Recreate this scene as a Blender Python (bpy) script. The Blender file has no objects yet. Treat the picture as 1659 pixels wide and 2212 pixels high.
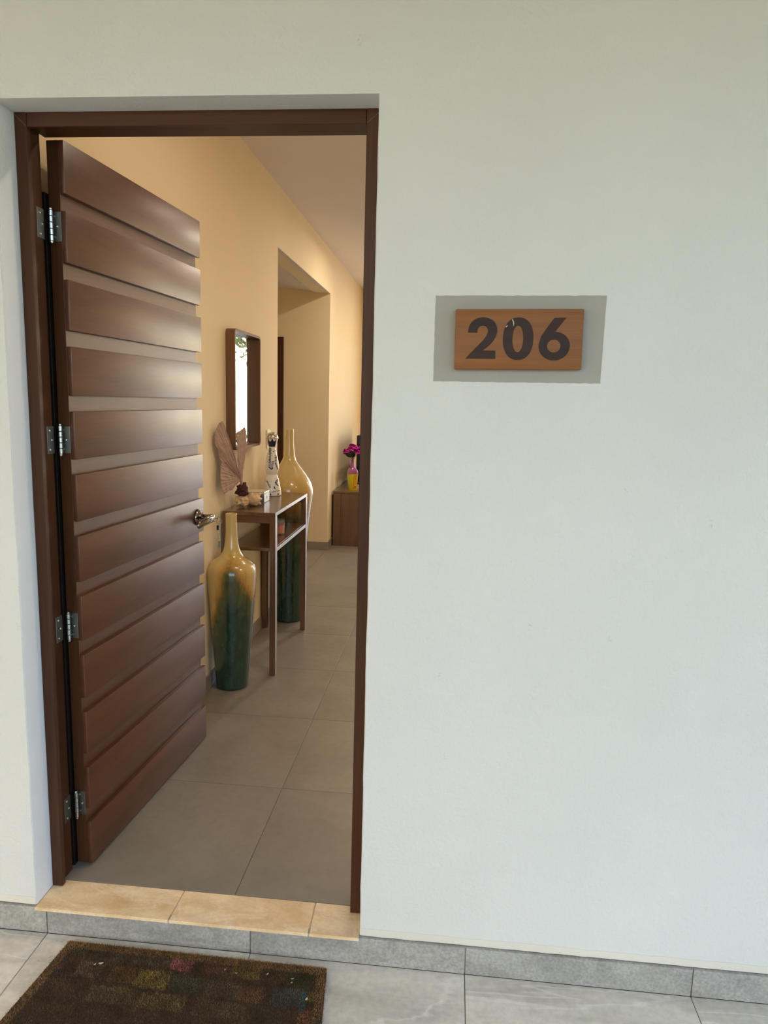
import bpy, bmesh, math, random
from mathutils import Vector, Matrix, noise as mnoise
sc = bpy.context.scene
COL = sc.collection
PI = math.pi

# ------------------------------------------------------------------ camera
cam = bpy.data.cameras.new('camera'); cam_o = bpy.data.objects.new('camera', cam); COL.objects.link(cam_o)
cam_o.location = (0.1983, -1.7562, 1.467); cam_o.rotation_euler = (1.4152, -0.0263, 0.0957)
cam.sensor_fit = 'HORIZONTAL'; cam.sensor_width = 36.0; cam.lens = 1535.9 / 1659 * 36.0
cam.clip_start = 0.05; cam.clip_end = 200
sc.camera = cam_o
# ------------------------------------------------------------------ sky, lamps, exposure
world = bpy.data.worlds.new('sky'); sc.world = world; world.use_nodes = True
bg = world.node_tree.nodes['Background']
sky = world.node_tree.nodes.new('ShaderNodeTexSky'); sky.sky_type = 'NISHITA'; sky.sun_disc = False
SUN = Vector((-.05, .75, .62))                       # towards the sun: behind the building, lighting the garden side
sky.sun_elevation = math.asin(SUN.normalized().z); sky.sun_rotation = math.atan2(SUN.x, SUN.y)
sky.air_density = 1.0; sky.dust_density = 1.3; sky.ozone_density = 2.2
world.node_tree.links.new(sky.outputs[0], bg.inputs[0]); bg.inputs[1].default_value = 0.85
sc.view_settings.view_transform = 'Standard'; sc.view_settings.look = 'None'
sc.view_settings.gamma = 1.0; sc.view_settings.use_curve_mapping = False; sc.view_settings.exposure = -0.30
sc.cycles.use_denoising = True; sc.cycles.max_bounces = 10; sc.cycles.diffuse_bounces = 6; sc.cycles.sample_clamp_indirect = 6.0
sc.cycles.caustics_reflective = False; sc.cycles.caustics_refractive = False
def downlight_fill(x, y, power, size=0.09, z=2.80):
    l = bpy.data.lights.new('downlight_fill', 'AREA'); l.shape = 'DISK'; l.size = size; l.energy = power
    l.color = (1.0, 0.84, 0.66); l.spread = math.radians(175)
    o = bpy.data.objects.new('downlight_fill', l); COL.objects.link(o); o.location = (x, y, z)
sun = bpy.data.lights.new('sun', 'SUN'); sun.energy = 11.0; sun.angle = math.radians(0.6); sun.color = (1.0, 0.92, 0.80)
sun_o = bpy.data.objects.new('sun', sun); COL.objects.link(sun_o)
sun_o.rotation_euler = (-SUN).to_track_quat('-Z', 'Y').to_euler()
for x, y, p in ((0.08, 0.85, 7), (0.36, 0.85, 7), (0.2, 3.1, 7), (-0.1, 4.5, 24), (0.1, 6.2, 14), (3.0, 6.5, 38), (1.7, 0.6, 9)):  # vase glints show the first two; the others are added to brighten the room
    downlight_fill(x, y, p)
downlight_fill(-2.0, 4.0, 20, z=2.55)  # added fill for the side hall wall, no known fitting

# ------------------------------------------------------------------ helpers
def tag(o, label=None, cat=None, group=None, kind=None):
    if label: o['label'] = label
    if cat: o['category'] = cat
    if group: o['group'] = group
    if kind: o['kind'] = kind
    return o
def thing(name, loc, label, cat, group=None, kind=None):
    o = bpy.data.objects.new(name, None); COL.objects.link(o); o.location = loc
    o.empty_display_size = 0.05
    return tag(o, label, cat, group, kind)
def wloc(o):
    v = Vector(o.location); p = o.parent
    while p: v += Vector(p.location); p = p.parent
    return v
def obj(name, bm, mat, parent=None, smooth=False, label=None, loc=None):
    """bm holds world coordinates; the object's origin is loc, else its parent's"""
    org = Vector(loc) if loc is not None else (wloc(parent) if parent else Vector((0, 0, 0)))
    if org.length: bmesh.ops.translate(bm, verts=bm.verts, vec=-org)
    bmesh.ops.recalc_face_normals(bm, faces=bm.faces)
    me = bpy.data.meshes.new(name); bm.to_mesh(me); bm.free()
    me.materials.append(mat)
    if smooth:
        for p in me.polygons: p.use_smooth = True
    o = bpy.data.objects.new(name, me); COL.objects.link(o)
    if parent:
        o.parent = parent; o.location = org - wloc(parent)
    else: o.location = org
    if label: o['label'] = label
    return o
def autosmooth(o, deg=35):
    me = o.data
    for p in me.polygons: p.use_smooth = True
    try:
        bm = bmesh.new(); bm.from_mesh(me)
        for e in bm.edges:
            if len(e.link_faces) == 2 and e.calc_face_angle(0) > math.radians(deg): e.smooth = False
        bm.to_mesh(me); bm.free()
    except Exception: pass
    return o
NB = bmesh.new
def box(bm, x0, x1, y0, y1, z0, z1, bev=0.0, seg=2, M=None):
    vs = [bm.verts.new((x, y, z)) for x in (x0, x1) for y in (y0, y1) for z in (z0, z1)]
    f = [(0, 1, 3, 2), (4, 6, 7, 5), (0, 4, 5, 1), (2, 3, 7, 6), (0, 2, 6, 4), (1, 5, 7, 3)]
    fs = [bm.faces.new([vs[i] for i in q]) for q in f]
    if bev > 0:
        es = list({e for q in fs for e in q.edges})
        r = bmesh.ops.bevel(bm, geom=es, offset=bev, segments=seg, affect='EDGES', profile=0.6)
        vs = list({v for q in r['faces'] for v in q.verts} | {v for v in vs if v.is_valid})
    if M is not None: bmesh.ops.transform(bm, matrix=M, verts=[v for v in vs if v.is_valid])
    return bm
def lathe(bm, cx, cy, prof, n=48, cap0=True, cap1=True):
    rings = []
    for r, z in prof:
        rings.append([bm.verts.new((cx + r * math.cos(2 * PI * i / n), cy + r * math.sin(2 * PI * i / n), z)) for i in range(n)])
    for a, b in zip(rings, rings[1:]):
        for i in range(n): bm.faces.new((a[i], a[(i + 1) % n], b[(i + 1) % n], b[i]))
    if cap0: bm.faces.new(list(reversed(rings[0])))
    if cap1: bm.faces.new(rings[-1])
    return bm
def tube(bm, pts, r, n=10, closed=False):
    pts = [Vector(p) for p in pts]; N = len(pts); rings = []
    rr = r if isinstance(r, (list, tuple)) else [r] * N
    for i, p in enumerate(pts):
        a = pts[i - 1] if (i or closed) else p; b = pts[(i + 1) % N] if (i < N - 1 or closed) else p
        t = (b - a).normalized(); u = t.orthogonal() if abs(t.z) > .9 else t.cross(Vector((0, 0, 1))); u.normalize(); v = t.cross(u)
        rings.append([bm.verts.new(p + (u * math.cos(2 * PI * k / n) + v * math.sin(2 * PI * k / n)) * rr[i]) for k in range(n)])
    pr = list(zip(rings, rings[1:])) + ([(rings[-1], rings[0])] if closed else [])
    for a, b in pr:
        for k in range(n): bm.faces.new((a[k], a[(k + 1) % n], b[(k + 1) % n], b[k]))
    if not closed:
        bm.faces.new(list(reversed(rings[0]))); bm.faces.new(rings[-1])
    return bm
def spline(prof, n=6):
    out = []
    P = [prof[0]] + list(prof) + [prof[-1]]
    for i in range(1, len(P) - 2):
        for k in range(n):
            t = k / n
            out.append(tuple(0.5 * ((2 * P[i][d]) + (-P[i-1][d] + P[i+1][d]) * t + (2*P[i-1][d] - 5*P[i][d] + 4*P[i+1][d] - P[i+2][d]) * t*t + (-P[i-1][d] + 3*P[i][d] - 3*P[i+1][d] + P[i+2][d]) * t**3) for d in range(len(prof[0]))))
    out.append(tuple(prof[-1])); return out
def prism(bm, poly, M, h):
    """poly (2D, counter-clockwise) in a local plane, extruded by h along local z"""
    a = [bm.verts.new(M @ Vector((x, y, 0))) for x, y in poly]; b = [bm.verts.new(M @ Vector((x, y, h))) for x, y in poly]
    n = len(poly); bm.faces.new(list(reversed(a))); bm.faces.new(b)
    for i in range(n): bm.faces.new((a[i], a[(i + 1) % n], b[(i + 1) % n], b[i]))
    return bm

# ------------------------------------------------------------------ materials
def newmat(name):
    m = bpy.data.materials.new(name); m.use_nodes = True; nt = m.node_tree
    return m, nt, nt.nodes, nt.links, nt.nodes['Principled BSDF']
def s2l(c):
    return tuple((v / 12.92 if v <= .04045 else ((v + .055) / 1.055) ** 2.4) for v in c) + (1,)
def N(nodes, t, **kw):
    n = nodes.new(t)
    for k, v in kw.items():
        if hasattr(n, k): setattr(n, k, v)
        else: n.inputs[k].default_value = v
    return n
def ramp(nodes, stops):
    r = nodes.new('ShaderNodeValToRGB'); cr = r.color_ramp
    while len(cr.elements) < len(stops): cr.elements.new(0.5)
    for e, (p, c) in zip(cr.elements, stops): e.position = p; e.color = c if len(c) == 4 else tuple(c) + (1,)
    return r
def plain(name, col, rough=.5, metal=0., coat=0., spec=.5, bump=0., bscale=80, trans=0., ior=1.45):
    m, nt, nd, lk, b = newmat(name)
    b.inputs['Base Color'].default_value = s2l(col); b.inputs['Roughness'].default_value = rough; b.inputs['Metallic'].default_value = metal
    b.inputs['Coat Weight'].default_value = coat; b.inputs['Coat Roughness'].default_value = .05; b.inputs['Specular IOR Level'].default_value = spec
    b.inputs['Transmission Weight'].default_value = trans; b.inputs['IOR'].default_value = ior
    if bump:
        tc = nd.new('ShaderNodeTexCoord'); n = N(nd, 'ShaderNodeTexNoise', Scale=bscale, Detail=4.0)
        bp = N(nd, 'ShaderNodeBump', Strength=bump, Distance=.002); lk.new(tc.outputs['Object'], n.inputs['Vector']); lk.new(n.outputs[0], bp.inputs['Height']); lk.new(bp.outputs[0], b.inputs['Normal'])
    return m
def plaster(name, col, bump=.35, scale=55, var=.04, scuff=False):
    m, nt, nd, lk, b = newmat(name); c = s2l(col)
    tc = nd.new('ShaderNodeTexCoord')
    n1 = N(nd, 'ShaderNodeTexNoise', Scale=scale, Detail=6.0, Roughness=.6); n2 = N(nd, 'ShaderNodeTexNoise', Scale=2.2, Detail=5.0)
    n3 = N(nd, 'ShaderNodeTexNoise', Scale=scale * .22, Detail=3.0)
    for n in (n1, n2, n3): lk.new(tc.outputs['Object'], n.inputs['Vector'])
    r = ramp(nd, [(.3, tuple(v * (1 - var) for v in c[:3])), (.7, tuple(min(1, v * (1 + var * .5)) for v in c[:3]))])
    lk.new(n2.outputs[0], r.inputs[0]); out = r.outputs[0]
    if scuff:
        mp = N(nd, 'ShaderNodeMapping'); mp.inputs['Scale'].default_value = (7, 7, 3.2); lk.new(tc.outputs['Object'], mp.inputs[0])
        v = N(nd, 'ShaderNodeTexVoronoi', Scale=1.6); lk.new(mp.outputs[0], v.inputs['Vector'])
        rr = ramp(nd, [(.03, (1, 1, 1)), (.085, (0, 0, 0))]); lk.new(v.outputs['Distance'], rr.inputs[0])
        n5 = N(nd, 'ShaderNodeTexNoise', Scale=150.0, Detail=2.0); lk.new(tc.outputs['Object'], n5.inputs['Vector'])
        r5 = ramp(nd, [(.52, (0, 0, 0)), (.66, (1, 1, 1))]); lk.new(n5.outputs[0], r5.inputs[0])
        mu = N(nd, 'ShaderNodeMath', operation='MULTIPLY'); lk.new(rr.outputs[0], mu.inputs[0]); lk.new(r5.outputs[0], mu.inputs[1])
        m2 = N(nd, 'ShaderNodeMath', operation='MULTIPLY'); m2.inputs[1].default_value = .35; lk.new(mu.outputs[0], m2.inputs[0])
        mx = N(nd, 'ShaderNodeMixRGB'); mx.inputs[2].default_value = s2l((.45, .43, .38)); lk.new(m2.outputs[0], mx.inputs[0]); lk.new(out, mx.inputs[1]); out = mx.outputs[0]
    lk.new(out, b.inputs['Base Color'])
    ad = N(nd, 'ShaderNodeMath', operation='ADD'); lk.new(n1.outputs[0], ad.inputs[0]); lk.new(n3.outputs[0], ad.inputs[1])
    bp = N(nd, 'ShaderNodeBump', Strength=bump, Distance=.003); lk.new(ad.outputs[0], bp.inputs['Height']); lk.new(bp.outputs[0], b.inputs['Normal'])
    b.inputs['Roughness'].default_value = .75; b.inputs['Specular IOR Level'].default_value = .3
    return m
def wood(name, dark, light, axis=1, rough=.35, scale=1.0, coat=0., spec=.5, bump=.05, rvar=.12):
    m, nt, nd, lk, b = newmat(name)
    tc = nd.new('ShaderNodeTexCoord'); oi = nd.new('ShaderNodeObjectInfo')
    ad = N(nd, 'ShaderNodeVectorMath', operation='ADD'); ml = N(nd, 'ShaderNodeVectorMath', operation='SCALE')
    cb = nd.new('ShaderNodeCombineXYZ')
    for i in range(3): lk.new(oi.outputs['Random'], cb.inputs[i])
    lk.new(cb.outputs[0], ml.inputs[0]); ml.inputs['Scale'].default_value = 13.0
    lk.new(tc.outputs['Object'], ad.inputs[0]); lk.new(ml.outputs[0], ad.inputs[1])
    mp = N(nd, 'ShaderNodeMapping'); s = [14 * scale] * 3; s[axis] = 1.1 * scale; mp.inputs['Scale'].default_value = s; lk.new(ad.outputs[0], mp.inputs[0])
    mp2 = N(nd, 'ShaderNodeMapping'); s = [150 * scale] * 3; s[axis] = 3.5 * scale; mp2.inputs['Scale'].default_value = s; lk.new(ad.outputs[0], mp2.inputs[0])
    n1 = N(nd, 'ShaderNodeTexNoise', Scale=1.0, Detail=5.0, Distortion=.6); n2 = N(nd, 'ShaderNodeTexNoise', Scale=1.0, Detail=3.0)
    lk.new(mp.outputs[0], n1.inputs['Vector']); lk.new(mp2.outputs[0], n2.inputs['Vector'])
    mx = N(nd, 'ShaderNodeMath', operation='MULTIPLY_ADD'); mx.inputs[1].default_value = .35; lk.new(n2.outputs[0], mx.inputs[0]); 
    m3 = N(nd, 'ShaderNodeMath', operation='MULTIPLY'); m3.inputs[1].default_value = .65; lk.new(n1.outputs[0], m3.inputs[0]); lk.new(m3.outputs[0], mx.inputs[2])
    r = ramp(nd, [(.32, s2l(dark)), (.66, s2l(light))]); lk.new(mx.outputs[0], r.inputs[0]); lk.new(r.outputs[0], b.inputs['Base Color'])
    n4 = N(nd, 'ShaderNodeTexNoise', Scale=5.0, Detail=3.0); lk.new(ad.outputs[0], n4.inputs['Vector'])
    mr = N(nd, 'ShaderNodeMapRange'); mr.inputs['To Min'].default_value = rough - rvar / 2; mr.inputs['To Max'].default_value = rough + rvar / 2; lk.new(n4.outputs[0], mr.inputs[0]); lk.new(mr.outputs[0], b.inputs['Roughness'])
    b.inputs['Specular IOR Level'].default_value = spec; b.inputs['Coat Weight'].default_value = coat; b.inputs['Coat Roughness'].default_value = .30
    bp = N(nd, 'ShaderNodeBump', Strength=bump, Distance=.001); lk.new(n2.outputs[0], bp.inputs['Height']); lk.new(bp.outputs[0], b.inputs['Normal'])
    return m
def stone(name, base, dark, vein, scale=6., veins=.5, rough=.45, bump=.15, stretch=(1, 1, 1), spec=.5, rot=0.5, speck=.25):
    m, nt, nd, lk, b = newmat(name)
    tc = nd.new('ShaderNodeTexCoord'); oi = nd.new('ShaderNodeObjectInfo'); cb = nd.new('ShaderNodeCombineXYZ')
    for i in range(3): lk.new(oi.outputs['Random'], cb.inputs[i])
    ml = N(nd, 'ShaderNodeVectorMath', operation='SCALE'); ml.inputs['Scale'].default_value = 9.0; lk.new(cb.outputs[0], ml.inputs[0])
    ad = N(nd, 'ShaderNodeVectorMath', operation='ADD'); lk.new(tc.outputs['Object'], ad.inputs[0]); lk.new(ml.outputs[0], ad.inputs[1])
    mp = N(nd, 'ShaderNodeMapping'); mp.inputs['Scale'].default_value = stretch; mp.inputs['Rotation'].default_value = (0, 0, rot); lk.new(ad.outputs[0], mp.inputs[0])
    n1 = N(nd, 'ShaderNodeTexNoise', Scale=scale, Detail=8.0, Roughness=.62, Distortion=.5); n2 = N(nd, 'ShaderNodeTexNoise', Scale=scale * 18, Detail=4.0)
    lk.new(mp.outputs[0], n1.inputs['Vector']); lk.new(ad.outputs[0], n2.inputs['Vector'])
    r = ramp(nd, [(.3, s2l(dark)), (.62, s2l(base))]); lk.new(n1.outputs[0], r.inputs[0])
    n3 = N(nd, 'ShaderNodeTexNoise', Scale=scale * .45, Detail=6.0, Distortion=1.2); lk.new(mp.outputs[0], n3.inputs['Vector'])
    sb = N(nd, 'ShaderNodeMath', operation='SUBTRACT'); sb.inputs[1].default_value = .5; lk.new(n3.outputs[0], sb.inputs[0])
    ab = N(nd, 'ShaderNodeMath', operation='ABSOLUTE'); lk.new(sb.outputs[0], ab.inputs[0])
    vr = ramp(nd, [(0.0, (veins,) * 3), (.018, (0, 0, 0))]); lk.new(ab.outputs[0], vr.inputs[0])
    mx = N(nd, 'ShaderNodeMixRGB'); lk.new(vr.outputs[0], mx.inputs[0]); lk.new(r.outputs[0], mx.inputs[1]); mx.inputs[2].default_value = s2l(vein)
    sp = ramp(nd, [(.3, (1 - speck,) * 3), (.7, (1, 1, 1))]); lk.new(n2.outputs[0], sp.inputs[0])
    mm = N(nd, 'ShaderNodeMixRGB', blend_type='MULTIPLY'); mm.inputs[0].default_value = 1.0; lk.new(mx.outputs[0], mm.inputs[1]); lk.new(sp.outputs[0], mm.inputs[2])
    lk.new(mm.outputs[0], b.inputs['Base Color']); b.inputs['Roughness'].default_value = rough; b.inputs['Specular IOR Level'].default_value = spec
    bp = N(nd, 'ShaderNodeBump', Strength=bump, Distance=.002); lk.new(n1.outputs[0], bp.inputs['Height']); lk.new(bp.outputs[0], b.inputs['Normal'])
    return m
M = {}
M['wall_out'] = plaster('white_plaster', (.845, .835, .80), bump=.85, scale=95, var=.03, scuff=True)
M['wall_in'] = plaster('warm_paint', (.93, .86, .72), bump=.12, scale=90, var=.02)
M['ceil_in'] = plaster('ceiling_paint', (.90, .87, .84), bump=.08, scale=70, var=.02)
M['patch'] = plaster('grey_paint', (.635, .615, .575), bump=.4, scale=70, var=.03)
M['band'] = plaster('cream_paint', (.86, .825, .76), bump=.4, scale=70, var=.06)
M['door'] = wood('mahogany', (.26, .135, .075), (.38, .205, .115), axis=1, rough=.36, spec=.7, coat=.25)
M['door_v'] = wood('mahogany_upright', (.23, .13, .075), (.325, .19, .11), axis=2, rough=.42, spec=.25)
M['door_x'] = wood('mahogany_rail', (.23, .13, .075), (.325, .19, .11), axis=0, rough=.42, spec=.25)
M['walnut'] = wood('walnut', (.29, .19, .12), (.46, .315, .20), axis=1, rough=.2, spec=.9, coat=.4)
M['walnut_v'] = wood('walnut_upright', (.33, .22, .145), (.44, .30, .195), axis=2, rough=.2, spec=.9, coat=.4)
M['walnut_x'] = wood('walnut_cross', (.29, .19, .12), (.46, .315, .20), axis=0, rough=.30, spec=.6)
M['sign'] = wood('sign_wood', (.48, .30, .15), (.555, .355, .18), axis=0, rough=.45, scale=2.2, spec=.25)
M['digit'] = wood('digit_brown', (.185, .125, .105), (.235, .165, .135), axis=0, rough=.5, scale=2.5, spec=.2)
M['tile_in'] = stone('grey_tile', (.56, .525, .475), (.49, .455, .405), (.58, .54, .48), scale=2.2, veins=.15, rough=.42, bump=.04, speck=.10)
M['tile_out'] = stone('slate_tile', (.91, .87, .80), (.76, .725, .665), (.97, .94, .88), scale=3.2, veins=.55, rough=.55, bump=.25, stretch=(.7, 3.4, 1), rot=-.5, speck=.16)
M['skirt_out'] = stone('slate_skirting', (.71, .69, .645), (.585, .565, .53), (.80, .80, .78), scale=7., veins=.15, rough=.55, bump=.5, stretch=(1, 1, 2), speck=.34)
M['skirt_in'] = stone('grey_skirting', (.60, .565, .515), (.54, .505, .455), (.6, .56, .5), scale=2.5, veins=.1, rough=.4, bump=.03, speck=.08)
M['travertine'] = stone('travertine', (.97, .86, .69), (.85, .70, .50), (.98, .92, .80), scale=6.5, veins=.4, rough=.5, bump=.12, stretch=(1, 2.0, 1), speck=.1)
M['grout_w'] = plain('pale_grout', (.80, .77, .72), .9)
M['grout_d'] = plain('dark_grout', (.52, .48, .43), .9)
M['steel'] = plain('hinge_steel', (.50, .51, .49), .45, 1., bump=.1, bscale=300)
M['chrome'] = plain('polished_chrome', (.86, .85, .83), .07, 1.)
M['knuckle'] = plain('bright_steel', (.85, .86, .86), .25, 1.)
M['nickel'] = plain('dark_nickel', (.56, .54, .51), .12, 1.)
M['black'] = plain('black_plastic', (.03, .03, .035), .35)
M['screen'] = plain('dark_screen', (.01, .01, .012), .12)
M['whiteplastic'] = plain('white_plastic', (.90, .87, .80), .4)
M['mirror'] = plain('mirror_glass', (.97, .97, .96), .01, 1.)
M['ceramic'] = plain('white_ceramic', (.93, .91, .87), .22, coat=.6, spec=.5)
M['blue'] = plain('cobalt_glaze', (.05, .06, .22), .2, coat=.5)
M['shell'] = plain('cream_shell', (.86, .73, .55), .45, bump=.5, bscale=90)
M['purple'] = plain('plum_coral', (.30, .13, .13), .55, bump=.6, bscale=120)
M['wax'] = plain('orange_wax', (.80, .36, .13), .5)
def clear(name, alpha):
    m = plain(name, (1, 1, 1), .02); m.node_tree.nodes['Principled BSDF'].inputs['Alpha'].default_value = alpha; return m
M['glass'] = clear('clear_glass', .12)
M['paleglass'] = clear('pane_glass', .05)
M['lilac'] = plain('lilac_glaze', (.60, .33, .52), .2, coat=.5)
M['yellow'] = plain('yellow_glaze', (.80, .74, .10), .22, coat=.5)
M['label_o'] = plain('orange_label', (.88, .66, .10), .4)
M['label_line'] = plain('brown_line', (.42, .22, .06), .5)
M['label_red'] = plain('red_lettering', (.80, .22, .08), .5)
M['magenta'] = plain('magenta_petal', (.72, .08, .58), .6)
M['leafdark'] = plain('dark_leaf', (.06, .10, .04), .5)
M['lightleaf'] = plain('pale_stem', (.55, .58, .40), .6)
M['frame_white'] = plain('white_aluminium', (.85, .84, .80), .4)
M['debris'] = plain('dry_petal', (.74, .69, .58), .7)
M['lawn'] = plain('lawn', (.30, .34, .21), .9)
M['treegreen'] = plain('tree_leaf', (.42, .50, .22), .7)
M['bark'] = plain('bark', (.35, .27, .2), .9)
M['boxside'] = plain('grey_box_tile', (.50, .49, .46), .3, coat=.4)
M['boxtop'] = plain('glazed_box_tile', (.80, .78, .70), .15, coat=.6)

# ------------------------------------------------------------------ big structure: porch side
W, H, SK = 0.9412, 2.165, 0.081
RV, WT = 0.082, 0.165            # reveal depth, wall thickness
wf = thing('wall_front', (0, 0, 0), 'rough white plastered outer wall around the doorway', 'wall', kind='structure')
M['reveal'] = plaster('reveal_lit', (.92, .92, .915), bump=.5, scale=95, var=.02)      # brighter light on the reveal put into a whiter colour
random.seed(4)
def wall_slab(name, x0, x1, z0, z1, wob):
    """outer wall part; edges listed in wob are given the slightly wavy hand-plastered arris"""
    bm = NB(); nz = 60
    def jit(z, k): return 0.0016 * mnoise.noise((k * 7.3, z * 9, 0)) + 0.001 * mnoise.noise((k * 3.1, z * 31, 2))
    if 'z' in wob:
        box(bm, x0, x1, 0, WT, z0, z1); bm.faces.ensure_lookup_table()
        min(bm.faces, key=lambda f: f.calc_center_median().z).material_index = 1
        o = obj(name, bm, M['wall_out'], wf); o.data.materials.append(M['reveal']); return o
    rings = []
    for i in range(nz + 1):
        z = z0 + (z1 - z0) * i / nz; xa, xb = x0, x1
        if 'l' in wob: xa += jit(z, 1)
        if 'r' in wob: xb += jit(z, 2)
        b0 = .003
        if 'l' in wob: pts = [(xa, b0), (xa + b0, 0), (xb, 0), (xb, WT), (x0, WT)]
        else: pts = [(xa, 0), (xb - b0, 0), (xb, b0), (x1, WT), (xa, WT)]
        rings.append([bm.verts.new((x, y, z)) for x, y in pts])
    for a, b in zip(rings, rings[1:]):
        for k in range(5):
            f = bm.faces.new((a[k], a[(k + 1) % 5], b[(k + 1) % 5], b[k]))
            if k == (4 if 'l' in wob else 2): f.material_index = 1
    bm.faces.new(list(reversed(rings[0]))); bm.faces.new(rings[-1])
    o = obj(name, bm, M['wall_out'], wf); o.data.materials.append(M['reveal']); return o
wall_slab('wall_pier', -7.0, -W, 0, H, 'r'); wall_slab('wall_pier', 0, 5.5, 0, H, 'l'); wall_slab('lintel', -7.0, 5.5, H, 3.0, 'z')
# lower course behind the skirting
bm = NB(); box(bm, -4.5, 5.5, .012, WT, -.2, -.02); obj('wall_footing', bm, M['wall_out'], wf)
# grey paint left round the sign, hand-cut edges
def wob_poly(corners, step=.012, amp=.0012, seed=0):
    out = []
    for i, (a, b) in enumerate(zip(corners, corners[1:] + corners[:1])):
        a = Vector(a); b = Vector(b); n = max(2, int((b - a).length / step)); d = (b - a).normalized(); q = Vector((-d.y, d.x))
        for k in range(n):
            p = a + (b - a) * k / n
            out.append(tuple(p + q * amp * (mnoise.noise((p.x * 90 + seed, p.y * 90, i)) + .0)))
    return out
FR = Matrix(((1, 0, 0, 0), (0, 0, -1, 0), (0, 1, 0, 0), (0, 0, 0, 1)))     # local xy -> wall xz, local z -> towards the porch (-y)
bm = NB(); prism(bm, wob_poly([(.148, 1.516), (.544, 1.520), (.545, 1.722), (.147, 1.717)]), Matrix.Translation((0, 0, 0)) @ FR, .0006)
obj('paint_patch', bm, M['patch'], wf, label='grey unpainted patch of wall around the number sign')
bm = NB(); prism(bm, wob_poly([(.001, .001), (5.4, .001), (5.4, .022), (.001, .022)], step=.03, amp=.004, seed=5), FR, .0012)
obj('paint_band', bm, M['band'], wf, label='cream strip of bare plaster above the skirting')
bm = NB(); prism(bm, wob_poly([(-4.4, .001), (-W - .002, .001), (-W - .002, .024), (-4.4, .024)], step=.03, amp=.004, seed=8), FR, .0012)
obj('paint_band', bm, M['band'], wf)
# skirting of slate tiles running under the threshold
bf = thing('baseboard_front', (0, 0, -SK), 'grey slate skirting tiles along the foot of the outer wall', 'skirting', kind='structure')
bm = NB(); box(bm, -4.5, 5.5, -.004, .02, -SK, -.003); obj('grout', bm, M['grout_w'], bf)
x = .2931 - .6 * 7
while x < 5:
    bm = NB(); box(bm, x + .0012, x + .5988, -.010 - random.random() * .001, .012, -SK + .001, -.0015, .0012, 1)
    obj('tile', bm, M['skirt_out'], bf, loc=(x + .3, -.005, -SK)); x += .6
# porch floor
pf = thing('floor_porch', (0, 0, -SK), 'pale grey slate tiled porch floor in front of the door', 'floor', kind='structure')
bm = NB(); box(bm, -4.5, 5.5, -3.2, .02, -.3, -SK - .003); obj('grout', bm, M['grout_d'], pf)
for i in range(-6, 8):
    for j in range(3):
        x = .2931 + .6 * i; y1 = -.0094 - .9 * j; y0 = y1 - .9
        bm = NB(); box(bm, x + .0012, x + .5988, y0 + .0012, y1 - .0005, -SK - .012, -SK, .0008, 1)
        obj('tile', bm, M['tile_out'], pf, loc=(x + .3, (y0 + y1) / 2, -SK))
# porch roof, garden, an added wall across the garden: unseen, they shade and colour the light
bm = NB(); box(bm, -4.5, 3.2, -3.4, 0, 2.72, 2.9); tag(obj('ceiling_porch', bm, M['wall_out']), 'white plaster porch ceiling above the door', 'ceiling', kind='structure')
bm = NB(); box(bm, -30, 30, -30, -3.2, -.5, -.3); tag(obj('floor_garden', bm, M['lawn']), 'green lawn beyond the porch', 'lawn', kind='structure')
bm = NB(); box(bm, -16, 0.2, -6.7, -6.5, -.3, 6.0); tag(obj('bounce_wall', bm, M['band']), 'unseen cream wall added across the garden to bounce light', 'wall', kind='structure')
bm = NB(); box(bm, -7.15, -7.0, -3.2, WT, -.3, 2.9); tag(obj('wall_porch', bm, M['wall_out']), 'white wall closing the left end of the porch', 'wall', kind='structure')
# threshold
th = thing('threshold', (-W / 2, .05, 0), 'cream travertine doorstep of three slabs', 'doorstep', kind='structure')
bm = NB(); box(bm, -W + .0005, -.0005, -.008, .112, -.012, -.0022); obj('grout', bm, plain('sand_grout', (.74, .66, .54), .9), th)
for k, (a, b, c, d) in enumerate(((-W, -.5445, -W, -.5445), (-.5425, -.1455, -.5425, -.1425), (-.1430, .0, -.1395, .0))):
    bm = NB(); vs = []
    for z in (-.0095, 0.0):
        vs.append([bm.verts.new(p) for p in ((a, .1125, z), (b, .1125, z), (d, -.0135, z), (c, -.0135, z))])
    bm.faces.new(vs[0]); bm.faces.new(list(reversed(vs[1])))
    for q in range(4): bm.faces.new((vs[0][q], vs[0][(q + 1) % 4], vs[1][(q + 1) % 4], vs[1][q]))
    bmesh.ops.recalc_face_normals(bm, faces=bm.faces)
    bmesh.ops.bevel(bm, geom=list(bm.edges), offset=.0016, segments=2, affect='EDGES')
    obj('slab', bm, M['travertine'], th, loc=((a + b) / 2, .05, 0))

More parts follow.
